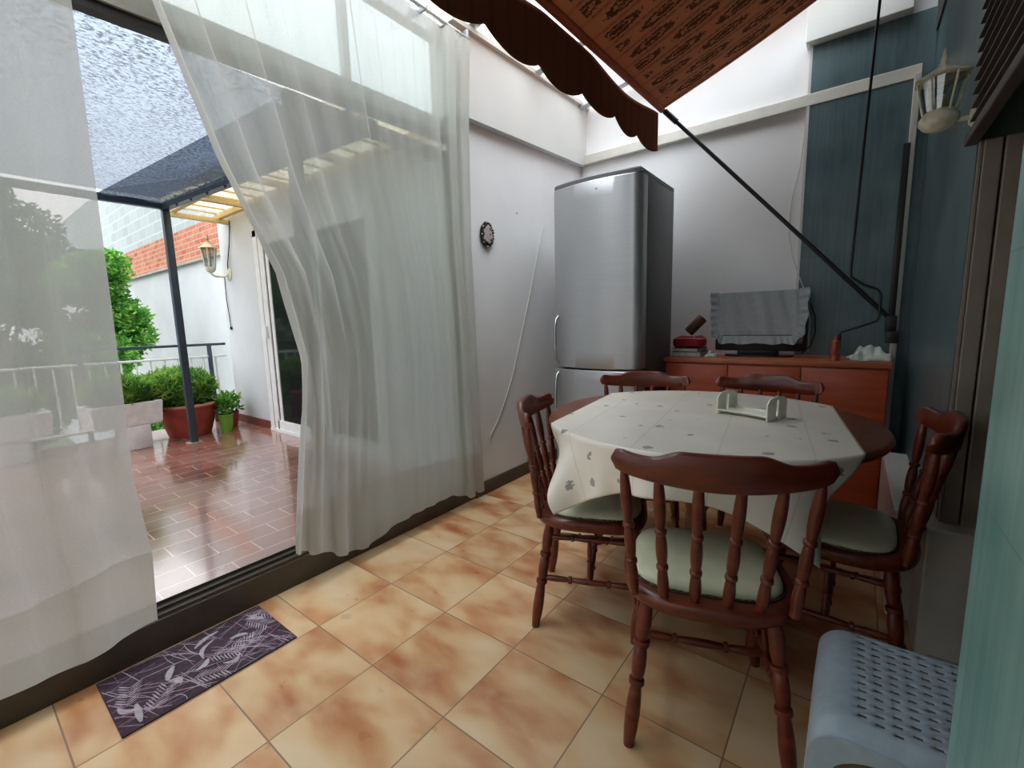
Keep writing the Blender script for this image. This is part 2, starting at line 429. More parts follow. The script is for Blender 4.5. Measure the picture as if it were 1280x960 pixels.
# overhanging beam along the top of the left wall
b = MB().prism([(1.18, 2.31), (YB, 2.40), (YB, 2.835), (1.18, 2.765)], 0, -.14, .05)
struct('trim_1', b, 'wall_white', label='thick white beam running above the grey left wall', cat='beam')
b = MB().prism([(1.16, 2.765), (YB, 2.835), (YB, 2.86), (1.16, 2.79)], 0, -.14, .075)
struct('trim_2', b, 'trim', label='thin grey capping ledge on top of the white beam', cat='ledge')
w = MB().box((-.14, YB, 0), (2.5, YB+.14, 3.9)); struct('wall_back', w, 'wall', label='plastered back wall behind refrigerator and sideboard', cat='wall')
b = MB().box((.05, YB-.045, 2.405), (2.11, YB, 2.475), .004); struct('trim_3', b, 'trim', label='pale moulding strip crossing the back wall and green tiles', cat='moulding')
# green tiled pier of the back wall, and the white block above it
w = MB().box((1.60, YB-.04, 0), (2.16, YB+.02, 2.74)); struct('wall_tiled', w, 'green_tile', label='dark green tiled pier at the right of the back wall', cat='wall')
b = MB().box((1.585, YB-.043, .9), (1.60, YB, 2.74)); struct('trim_4', b, 'wall_white', label='white edge strip on the left side of the green pier', cat='trim')
b = MB().box((1.565, YB-.10, 2.745), (2.05, YB, 3.6), .004); struct('trim_5', b, 'wall_white', label='white painted block above the green tiled pier', cat='wall')
# right wall
w = MB().box((2.16, 1.20, 0), (2.5, YB, 2.62)); struct('wall_right', w, 'green_tile', label='dark green tiled wall with the white lantern', cat='wall')
w = MB().box((2.062, 1.30, 0), (2.16, 2.2, .415), .006); w.box((2.128, 1.09, 0), (2.262, 1.30, .45), .006); struct('baseboard_right', w, 'light_tile', label='pale grey tiled plinth under the green right wall', cat='plinth')
w = MB().box((2.15, -2.7, 2.62), (2.5, YB, 3.9)); struct('wall_lintel', w, 'upper_shaded', label='lintel with awning shade in its colour above the lantern wall and shutter', cat='wall')
w = MB().box((2.04, -2.7, 0), (2.5, .0, 2.93)); struct('wall_pier', w, 'lit_green_tile', label='green tiled pier with opening light in its colour at the right edge of the photo', cat='wall')
b = MB().box((2.078, 2.655, .0), (2.108, 2.69, 2.42), .004)
struct('trim_6', b, 'trim', label='pale vertical corner strip between the two green walls', cat='trim')
w = MB().box((-.14, -2.84, 0), (2.5, -2.7, 3.9)); struct('wall_front', w, 'wall', label='plain wall behind the camera', cat='wall')
b = MB().box((.0, 1.27, 0), (.014, YB, .09), .003); struct('baseboard_left', b, 'dark_trim', label='dark brown baseboard under the grey wall', cat='baseboard')
b = MB().box((.014, YB-.012, 0), (2.1, YB, .08), .003); struct('baseboard_back', b, 'dark_trim', label='dark brown baseboard of the back wall', cat='baseboard')

# ---- shuttered door in the right wall
dr = bpy.data.objects.new('door_1', None); COL.objects.link(dr); dr['kind'] = 'structure'; dr['label'] = 'dark recessed doorway with half lowered roller shutter beside near tiled pier'; dr['category'] = 'door'
MB().box((2.16, 0, 0), (2.5, 1.20, .02)).build('door_sill', 'light_tile', dr, smooth=False)
f = MB()
f.box((2.163, 1.170, .02), (2.168, 1.199, 1.63)).box((2.170, 1.165, .02), (2.210, 1.199, 1.63), .004).box((2.214, 1.160, .02), (2.250, 1.199, 1.63), .004)
f.box((2.26, 0, .02), (2.30, .08, 2.5), .004).box((2.26, 1.10, .02), (2.30, 1.2, 2.5), .004).box((2.26, .55, .02), (2.30, .62, 2.5), .004)
f.build('door_frame', 'frame_beige', dr, smooth=False)
MB().box((2.275, .08, .02), (2.285, 1.1, 2.5)).build('glass_pane', 'dark_glass', dr, smooth=False)
g = MB(); z = 1.655
while z < 2.60:
    g.loops([[(2.144-.006*math.cos(PI*t/4-PI/2+PI/2), y, z+.036*t/4) for t in range(0, 5)]+[(2.154, y, z+.036), (2.154, y, z)] for y in (.005, 1.195)]); z += .038
g.build('roller_shutter', 'shutter', dr, smooth=False)
MB().box((2.130, .002, 1.625), (2.16, 1.198, 1.655), .004).build('shutter_end_bar', 'shutter', dr, smooth=False)
MB().box((2.43, -.05, 0), (2.44, 1.3, 2.7)).build('unlit_backing', 'dark_room', dr, smooth=False)  # dark sheet in place of the unlit room behind the door

# ---- sliding glazing on the left (threshold, header, transom, stacked leaf)
wn = bpy.data.objects.new('window_1', None); COL.objects.link(wn); wn['kind'] = 'structure'; wn['label'] = 'wide dark framed sliding opening on to the terrace'; wn['category'] = 'sliding door'
s = MB().box((-.11, -2.7, 0), (.003, 1.27, .118), .003)
for x in (-.006, -.055, -.105):
    s.box((x-.004, -2.7, .115), (x, 1.27, .132))
s.build('threshold', 'dark_trim', wn, smooth=False)
h = MB().prism([(-2.7, 2.035), (1.27, 2.17), (1.27, 2.20), (-2.7, 2.065)], 0, -.055, -.012); h.build('head_track', 'black', wn, smooth=False)
h = MB().prism([(-2.7, 2.065), (1.27, 2.20), (1.27, 2.275), (-2.7, 2.14)], 0, -.105, .0); h.build('window_head', 'header', wn, smooth=False)
t = MB().box((-.10, -2.7, 2.70), (-.03, 1.27, 2.78), .003)
for y in (-2.6, -1.4, -.35, .55, 1.2):
    t.box((-.085, y, 2.14), (-.045, y+.035, 2.75), .003)
t.build('transom_frame', 'alu', wn, smooth=False)
MB().box((-.068, -2.7, 2.2), (-.062, 1.2, 2.72)).build('transom_glass', 'glass', wn, smooth=False)
f = MB()
for y in (.26, 1.2): f.box((-.085, y, .13), (-.05, y+.055, 2.13), .003)
f.box((-.085, .26, .13), (-.05, 1.25, .20), .003).box((-.085, .26, 2.06), (-.05, 1.25, 2.13), .003)
f.build('sliding_leaf', 'dark_trim', wn, smooth=False)
MB().box((-.070, .31, .19), (-.064, 1.21, 2.07)).build('sliding_pane', 'glass', wn, smooth=False)

# ---- translucent sloping roof
def roof_z(x): return 2.80+.18*x
r = MB()
for x0 in (-.25, 2.3): pass
n = 60
r.grid(lambda u, v: (S(-.3, 2.6, u), S(-2.9, 2.95, v), roof_z(S(-.3, 2.6, u))+.06+.0*v), 4, n)
struct('ceiling', r, 'roof_panel', label='translucent white sloping roof over the patio', cat='roof', solid=.006)
rf_i = 0
for y in (-2.2, -1.55, -.9, -.25, .40, 1.02, 1.335, 1.98, 2.63):
    if y == 1.02: continue
    rf_i += 1
    m = MB().prism([(-.14, roof_z(-.14)), (2.45, roof_z(2.45)), (2.45, roof_z(2.45)+.055), (-.14, roof_z(-.14)+.055)], 1, y-.03, y+.03)
    struct('trim_%d' % (10+rf_i), m, 'alu', label='grey aluminium rafter under the translucent roof', cat='rafter')

# ------------------------------------------------------------------ curtains
def interp(tab, z):
    tab = sorted(tab)
    if z <= tab[0][0]: return tab[0][1]
    for (a, x), (b, y) in zip(tab, tab[1:]):
        if z <= b: return S(x, y, (z-a)/(b-a))
    return tab[-1][1]
def fold(u, v, k=1.0, seed=0.0):
    return (math.sin(u*23*k+seed+.8*math.sin(v*2.2+seed))*.55+math.sin(u*51*k+1.3*seed+v*1.2)*.28+math.sin(u*9.7*k+2+v*3+seed)*.4)
RIGHT_L = [(.04, .035), (.24, .045), (.6, .10), (.8, .13), (1.003, .14), (1.355, .085), (1.727, -.085), (2.162, -.228), (2.70, -.38)]
RIGHT_R = [(.06, 1.235), (.6, 1.21), (1.6, 1.185), (2.2, 1.205), (2.70, 1.245)]
def right_pt(u, v, z0=None, z1=None):
    bot = interp([(0, .20), (.08, .165), (.2, .085), (.3, .075), (.42, .115), (.6, .14), (.8, .135), (.9, .085), (1, .09)], u)
    z = S(bot, 2.67, v)
    if z0 is not None: z = S(z0(u, bot), z1(u, bot), v)
    vv = (z-bot)/(2.67-bot)
    yl, yr = interp(RIGHT_L, z), interp(RIGHT_R, z)
    y = S(yl, yr, u)
    ends = smooth((u-.80)*8); start = smooth((.30-u)*5)
    ph = u*70+1.6*math.sin(u*7+1)+.8*math.sin(u*19+.5)+.5*math.sin(vv*3+u*4)
    amp = (.35+.65*math.sin(u*11+2)**2)*(.26+.40*vv)+ends*.85+start*(.75-.2*vv)
    x = .095+.030*amp*math.sin(ph)+.010*fold(u, vv)
    y += -.0135*min(amp, 1.15)*math.sin(2*ph)
    pull = math.exp(-((z-1.05)/.45)**2)*math.exp(-(u/.3)**2)
    x += .02*math.sin(u*60+z*7)*pull
    return (max(x, .018), y, z)
cr = thing('curtain', (0.08, .6, .06), 'wide sheer linen curtain swept aside and gathered against the grey wall', 'curtain')
inv = Matrix.Translation((-.08, -.6, -.06))
def cpart(name, mat, fn, nu, nv, parent, inv, **kw):
    m = MB(); m.grid(fn, nu, nv); m.bm.transform(inv)
    return m.build(name, mat, parent, angle=180, **kw)
HEM = .36
cpart('cloth_panel', 'curtain', lambda u, v: right_pt(u, v, lambda u, b: HEM+.03*math.sin(u*4), lambda u, b: 2.67), 440, 70, cr, inv)
cpart('hem', 'curtain_hem', lambda u, v: right_pt(u, v, lambda u, b: b, lambda u, b: HEM+.002+.03*math.sin(u*4)), 440, 16, cr, inv)
LEFT_R = [(.1, -.415), (.17, -.418), (.4, -.408), (.66, -.428), (1.17, -.422), (2.07, -.412), (2.7, -.42)]
def left_pt(u, v, z0, z1):
    bot = .165-.035*smooth((1-u)*5)+.03*smooth((1-u)*1.2-.3)
    z = S(z0(u, bot), z1(u, bot), v); yr = interp(LEFT_R, z); yl = yr-1.15
    y = S(yl, yr, u); ph = u*46+.8*math.sin(u*5)+.4*math.sin(z*1.3); amp = .45+.55*math.sin(u*9+.7)**2
    amp *= .35+.65*smooth(z*.9)
    x = .085+.030*amp*math.sin(ph)+.012*fold(u, z*.4, .9, 2.0); y -= .016*amp*math.sin(2*ph)*(1-math.exp(-((1-u)/.05)**2))
    return (max(x, .02), y, z)
cl = thing('curtain', (0.08, -1.0, .1), 'sheer linen curtain hanging straight at the left edge of the photo', 'curtain')
inv2 = Matrix.Translation((-.08, 1.0, -.1))
hs = lambda u: .405-.05*smooth((.93-u)*5)+.07*smooth((.75-u)*3)
cpart('cloth_panel', 'curtain', lambda u, v: left_pt(u, v, lambda u, b: hs(u), lambda u, b: 2.67), 320, 60, cl, inv2)
cpart('hem', 'curtain_hem', lambda u, v: left_pt(u, v, lambda u, b: b, lambda u, b: hs(u)+.002), 320, 16, cl, inv2)

rd = thing('curtain_rod', (.09, 1.2, 2.70), 'thin double metal curtain rod fixed along the white beam', 'curtain rod')
i3 = Matrix.Translation((-.09, -1.2, -2.70))
def rel(m, inv_): m.bm.transform(inv_); return m
rel(MB().tube([(.09, -2.65, 2.705), (.09, 1.27, 2.705)], .006), i3).build('rod', 'alu', rd)
rel(MB().tube([(.045, -2.65, 2.735), (.045, 1.24, 2.735)], .005), i3).build('rod', 'alu', rd)
for y in (-1.4, -.35, .62, .95, 1.25):
    rel(MB().box((.0 if y > 1.18 else -.03, y-.006, 2.70), (.10, y+.006, 2.745), .002), i3).build('bracket', 'alu', rd)
y = .02
ring_ys = []
for k in range(34):
    yy = -.36+1.6*k/33+.01*math.sin(k*2.1)
    ring_ys.append(yy)
for yy in ring_ys:
    rel(MB().tube([(.09+.011*math.cos(a*PI/4), yy, 2.698+.013*math.sin(a*PI/4)) for a in range(9)], .0016, 5), i3).build('curtain_ring', 'alu', rd)

# ------------------------------------------------------------------ refrigerator
fr = thing('refrigerator', (.57, 2.14, 0), 'tall brushed steel fridge freezer in the corner by the back wall', 'refrigerator')
def fy(x):   # bowed front, rounding at the right-hand edge
    t = x/.3; return -.285-.045*(1-t*t)-.0
def door(z0, z1, name):
    m = MB(); sec = []
    n = 24; xs = [S(-.298, .298, i/n) for i in range(n+1)]
    front = [(x, fy(x)) for x in xs]
    xs = [S(-.298, .245, i/n) for i in range(n+1)]; front = [(x, fy(x)) for x in xs]; y0 = fy(.245)
    rr = [(.245+.055*math.sin(a), y0+.06*(1-math.cos(a))) for a in [PI/2*i/10 for i in range(1, 11)]]+[(.3, -.19)]; ll = [(-.3, -.19), (-.3, fy(-.298)+.02)]
    poly = front+rr+ll
    m.loops([[(p[0]*k, p[1]+(1-k)*.1*0+dy, z) for p in poly] for z, k, dy in [(z0, .985, .004)]+[(S(z0+.006, z1-.006, q/12), 1, 0) for q in range(13)]+[(z1, .985, .004)]])
    return m.build(name, 'steel', fr, angle=35)
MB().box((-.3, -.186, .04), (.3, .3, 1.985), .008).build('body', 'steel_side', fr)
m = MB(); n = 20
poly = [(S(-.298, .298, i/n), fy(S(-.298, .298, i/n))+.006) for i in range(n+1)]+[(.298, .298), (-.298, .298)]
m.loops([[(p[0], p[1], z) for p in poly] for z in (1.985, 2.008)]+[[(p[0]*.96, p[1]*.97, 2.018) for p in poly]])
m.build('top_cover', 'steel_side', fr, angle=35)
MB().box((-.28, -.24, 0.0), (.28, .28, .045)).build('plinth', 'black_plastic', fr)
dlo = door(.05, .812, 'freezer_door'); dup_ = door(.824, 1.985, 'fridge_door')
for z0, z1, d_ in ((.40, .79, dlo), (.845, 1.17, dup_)):
    y0 = fy(-.28)
    pts = [(-.272, y0+.004, z0), (-.272, y0-.03, z0+.025), (-.272, y0-.042, z0+.08), (-.272, y0-.045, (z0+z1)/2), (-.272, y0-.042, z1-.08), (-.272, y0-.03, z1-.025), (-.272, y0+.004, z1)]
    o = MB().tube(pts, .010, 10).build('handle', 'chrome', d_)
MB().lathe((.03, fy(.03)+.002, 1.93), (.03, fy(.03)-.002, 1.93), [(0, .006), (1, .006)]).build('badge', 'chrome', dup_)

# ------------------------------------------------------------------ sideboard
SX0, SX1, SY0, SY1, SZ = .89, 2.075, 2.24, 2.71, .875
sb = thing('sideboard', ((SX0+SX1)/2, 2.47, 0), 'long orange brown wooden sideboard against the back wall', 'sideboard')
isb = Matrix.Translation((-(SX0+SX1)/2, -2.47, 0))
rel(MB().box((SX0+.01, SY0+.02, .06), (SX1-.01, SY1, SZ-.03)), isb).build('carcass', 'sideboard', sb, smooth=False, bev=.002)
rel(MB().box((SX0, SY0-.015, SZ-.03), (SX1, SY1, SZ), .005), isb).build('top', 'sideboard_top', sb)
rel(MB().box((SX0+.03, SY0+.05, 0), (SX1-.03, SY1-.02, .06)), isb).build('plinth', 'sideboard', sb, smooth=False)
for k in range(3):
    a = S(SX0+.012, SX1-.012, k/3); b_ = S(SX0+.012, SX1-.012, (k+1)/3)
    d = rel(MB().box((a+.002, SY0, .07), (b_-.002, SY0+.02, SZ-.036), .003), isb).build('door', 'sideboard', sb)
    kx = b_-.04 if k == 0 else a+.04
    rel(MB().lathe((kx, SY0, .62), (kx, SY0-.022, .62), [(0, .006), (.5, .006), (.6, .013), (.9, .013), (1, .008)]), isb).build('knob', 'nail', d)

# things on the sideboard
def block_thing(name, lo, hi, mat, label, cat, rz=0, group=None, page=None):
    c = ((lo[0]+hi[0])/2, (lo[1]+hi[1])/2, lo[2]); t = thing(name, c, label, cat, rz, group)
    hx, hy, hz = (hi[0]-lo[0])/2, (hi[1]-lo[1])/2, hi[2]-lo[2]
    m = MB().box((-hx, -hy, 0), (hx, hy, .0035)).box((-hx, -hy, hz-.0035), (hx, hy, hz)).box((-hx, hy-.004, 0), (hx, hy, hz)); m.build('cover', mat, t, smooth=False)
    MB().box((-hx+.004, -hy+.003, .0035), (hx-.004, hy-.004, hz-.0035)).build('pages', page or 'cloth_white', t, smooth=False)
    return t
block_thing('book', (.905, 2.33, SZ), (1.10, 2.55, SZ+.032), 'grey_paper', 'pale grey book at the bottom of the pile by the refrigerator', 'book', .03)
block_thing('book', (.915, 2.34, SZ+.032), (1.085, 2.54, SZ+.058), 'blue_paper', 'dark covered book lying under the red cloth bag', 'book', -.05)
rb = thing('cloth_bag', (1.0, 2.44, SZ+.059), 'flat red quilted bag with pale piping lying on the books', 'bag')
m = MB(); N = 28
def ring(rx, ry, z, wob=0): return [(rx*math.copysign(abs(math.cos(a))**.6, math.cos(a)), ry*math.copysign(abs(math.sin(a))**.6, math.sin(a)), z+wob*math.sin(a*3)) for a in [2*PI*i/N for i in range(N)]]
m.loops([ring(.085, .07, 0), ring(.10, .085, .01), ring(.105, .09, .035), ring(.10, .085, .060, .002), ring(.07, .055, .076, .003)]); m.build('body', 'red_cloth', rb)
m = MB(); m.tube([Vector(p) for p in ring(.102, .087, .061, .002)]+[Vector(ring(.102, .087, .061, .002)[0])], .003, 6); m.build('piping', 'pink_edge', rb)
tg = MB().box((.05, -.088, .062), (.056, -.084, .084)); tg.build('zip_pull', 'pink_edge', rb)
o = thing('rolled_mat', (1.0, 2.47, SZ+.1465), 'short dark brown roll leaning up on the red bag', 'roll')
m = MB(); d = Vector((.09, .02, .10)); m.lathe((-.02, 0, .012), Vector((-.02, 0, .012))+d, [(0, .030), (.05, .034), (.95, .034), (1, .030)], 20); m.build('roll', 'brown_wood', o)
m = MB(); p1 = Vector((-.02, 0, .012))+d; m.lathe(p1, p1+d*.015, [(0, .018), (1, .017)], 16); m.build('core', 'black_plastic', o)
# crumpled white cloth between books and television
def crumple(name, c, sx, sy, h, mat, label, cat, seed, N=26, part=None):
    rnd = random.Random(seed); ph = [rnd.uniform(0, 6) for _ in range(8)]
    def fn(u, v):
        x, y = (u-.5)*2, (v-.5)*2
        e = max(0, 1-max(abs(x), abs(y))**4)
        z = h*(.55*e+.22*e*math.sin(4*x+ph[0]+2*y)+.23*e*math.sin(7*y+ph[1]-3*x)*.8+.12*e*math.sin(13*x+ph[2]))
        k = 1+.10*math.sin(5*y+ph[3]) if abs(x) > .5 else 1
        return (x*sx/2*k, y*sy/2*(1+.08*math.sin(4*x+ph[4])), max(.002, z))
    m = MB(); m.grid(fn, N, N); o = m.build(name, mat, None, angle=180, solid=.002)
    o.location = c; return tag(o, label, cat)
crumple('folded_cloth', (1.985, 2.47, SZ), .20, .24, .085, 'cloth_white', 'crumpled white cloth at the right end of the sideboard', 'cloth', 3)
crumple('small_cloth', (1.158, 2.38, SZ+.001), .07, .10, .045, 'cloth_white', 'small crumpled pale cloth beside the covered television', 'cloth', 9)
# television under a frilled cover
tv = thing('television', (1.41, 2.50, SZ), 'flat black television on the sideboard under a frilled grey cover', 'television')
MB().box((-.26, 0, .035), (.265, .045, .395), .012).build('screen_panel', 'black_plastic', tv)
MB().box((-.24, -.004, .085), (.245, .002, .35)).build('screen', 'dark_glass', tv)
MB().box((-.12, .005, .008), (.12, .035, .07), .006).build('stand_neck', 'black_plastic', tv)
m = MB(); m.loops([[(.20*math.cos(a), .02+.09*math.sin(a), z) for a in [2*PI*i/32 for i in range(32)]] for z in (0, .01)]); m.build('stand_base', 'black_plastic', tv)
m = MB(); m.tube([(.27, .03, .33), (.30, .03, .25), (.305, .03, .15), (.285, .03, .07), (.24, .06, .02)], .004); m.build('power_cord', 'black_plastic', tv)
cv = thing('television_cover', (1.41, 2.49, SZ+.085), 'pale grey frilled cloth hung over the television', 'cloth cover')
def cover(u, v):
    x = S(-.235, .215, u); z = S(.055, .33, v); return (x, -.012-.006*math.sin(u*14)*(1-v)-.004*math.sin(u*31+v*4), z)
m = MB(); m.grid(cover, 60, 30)
m.grid(lambda u, v: (S(-.235, .215, u), S(-.012, .075, v)-.002, .33+.004*math.sin(v*PI)), 60, 8)
m.build('cloth', 'cloth_grey', cv, angle=180)
def frill(path, nrm, wid, waves, name, amp=.010):
    m = MB(); n = 140
    def P(t):
        t = t*(len(path)-1); i = min(int(t), len(path)-2); return Vector(path[i]).lerp(Vector(path[i+1]), t-i)
    def Nn(t):
        t = t*(len(nrm)-1); i = min(int(t), len(nrm)-2); return Vector(nrm[i]).lerp(Vector(nrm[i+1]), t-i)
    m.grid(lambda u, v: P(u)+Nn(u)*(wid*v*(1+.08*math.sin(u*waves*2.3)))+Vector((0, -.004-amp*v*(1+math.sin(u*waves*2*PI)), 0)), n, 6)
    m.build(name, 'cloth_grey', cv, angle=180)
frill([(-.235, -.012, .335), (-.235, -.012, .20), (-.235, -.012, .08), (-.205, -.012, .05), (-.1, -.012, .05), (.1, -.012, .05), (.19, -.012, .05), (.215, -.012, .09), (.215, -.012, .2), (.215, -.012, .335)],
      [(-1, 0, .1), (-1, 0, 0), (-.8, 0, -.5), (-.3, 0, -1), (0, 0, -1), (0, 0, -1), (.3, 0, -1), (.8, 0, -.5), (1, 0, 0), (1, 0, .1)], .052, 26, 'frill')
pm = thing('pepper_mill', (1.825, 2.33, SZ), 'reddish turned wooden mill on the sideboard beside the crank', 'pepper mill')
MB().lathe((0, 0, 0), (0, 0, .09), [(0, .024), (.1, .024), (.2, .020), (.35, .017), (.5, .021), (.7, .023), (.85, .019), (1, .021)], 20).build('body', 'pepper', pm)
MB().lathe((0, 0, .09), (0, 0, .135), [(0, .021), (.3, .022), (.5, .018), (.62, .008), (.75, .010), (.9, .008), (1, .002)], 20).build('head', 'pepper', pm)

# ------------------------------------------------------------------ table, cloth, rack
TX, TY, TR = 1.43, 1.06, .60
tb = thing('dining_table', (TX, TY, 0), 'round brown wooden dining table with a turned pedestal under the oilcloth', 'table')
MB().lathe((0, 0, .715), (0, 0, .75), [(0, TR-.02), (.15, TR-.006), (.5, TR), (.85, TR-.006), (1, TR-.014)], 96).build('table_top', 'table_wood', tb)
MB().lathe((0, 0, .655), (0, 0, .715), [(0, TR-.12), (1, TR-.12)], 64).build('apron', 'table_wood', tb)
MB().lathe((0, 0, .10), (0, 0, .655), [(0, .05), (.08, .075), (.2, .06), (.3, .045), (.45, .04), (.6, .055), (.75, .06), (.85, .045), (1, .09)], 28).build('pedestal', 'table_wood', tb)
for k in range(4):
    a = PI/4+k*PI/2; c, s_ = math.cos(a), math.sin(a)
    MB().tube([(c*r_, s_*r_, z_) for r_, z_ in ((.02, .16), (.10, .15), (.17, .10), (.23, .045), (.265, .02))], [.032, .032, .028, .024, .02], 10).build('foot', 'table_wood', tb)
def cloth_fn():
    rot = math.radians(7.5); hw, hl = .475, .735; R_ = TR+.006
    ca, sa = math.cos(rot), math.sin(rot)
    def fn(u, v):
        a = S(-hw, hw, u); b_ = S(-hl, hl, v)
        b_ *= 1-.0*abs(a)
        x = a*ca-b_*sa; y = a*sa+b_*ca; d = math.hypot(x, y)
        if d <= R_: return (TX+x, TY+y, .7535)
        over = d-R_; th = math.atan2(y, x)
        tt = over; bend = .012
        k = smooth(tt/.30)
        # hanging folds, strongest near the free corners
        edge = abs(a)/hw
        wob = k*((.040*math.sin(th*12+.6)+.010*math.sin(th*24+1))+.034*math.sin(th*21+1.2)*edge+.02)
        r = R_+min(tt, bend)*.5+wob+.012*k
        z = .7535-max(0, tt-bend*.3)
        lean = 1
        x2, y2 = math.cos(th)*r, math.sin(th)*r
        return (TX+x2, TY+y2, z)
    def uv(u, v): return (S(-hw, hw, u), S(-hl, hl, v))
    return fn, uv
fn, uvf = cloth_fn()
m = MB(); m.grid(fn, 110, 200, uvf)
tcl = m.build('tablecloth', 'oilcloth', None, angle=180, solid=.0012)
tag(tcl, 'cream oilcloth with grey sprigs draped over the round table', 'tablecloth')

nr = thing('napkin_holder', (1.603, 1.125, .7545), 'cream plastic napkin holder with two slotted arched ends on the tablecloth', 'napkin holder', math.radians(-21))
L2, D2 = .098, .066
def arch(h, w_, n=12):
    return [(-w_, 0), (w_, 0), (w_, h*.72)]+[(w_*math.cos(a), h*.72+h*.28*math.sin(a)) for a in [PI*i/n for i in range(1, n)]]+[(-w_, h*.72)]
for sx in (-1, 1):
    m = MB()
    # an arched plate with a vertical slot: two cheeks and a bridge
    m.box((sx*L2-.0025, -D2, 0), (sx*L2+.0025, -.008, .062), .001); m.box((sx*L2-.0025, .008, 0), (sx*L2+.0025, D2, .062), .001)
    m.prism([(-D2, .062), (-.008, .062), (-.008, .088), (-D2*.55, .084), (-D2*.85, .076)], 0, sx*L2-.0025, sx*L2+.0025)
    m.prism([(D2, .062), (D2*.85, .076), (D2*.55, .084), (.008, .088), (.008, .062)], 0, sx*L2-.0025, sx*L2+.0025)
    m.prism([(-.0085, .074), (.0085, .074), (.0085, .088), (0, .0895), (-.0085, .088)], 0, sx*L2-.0025, sx*L2+.0025)
    m.build('end_plate', 'cream', nr, smooth=False)
m = MB()
def basef(u, v):
    y = S(-1, 1, v); x = S(-L2, L2, u); return (x, y*(D2-.012*math.sin(PI*u)), .007+.0025*math.cos(v*PI*6)+0.006*abs(y)**3)
m.grid(basef, 24, 30); m.build('base', 'cream', nr, angle=180, solid=.005)

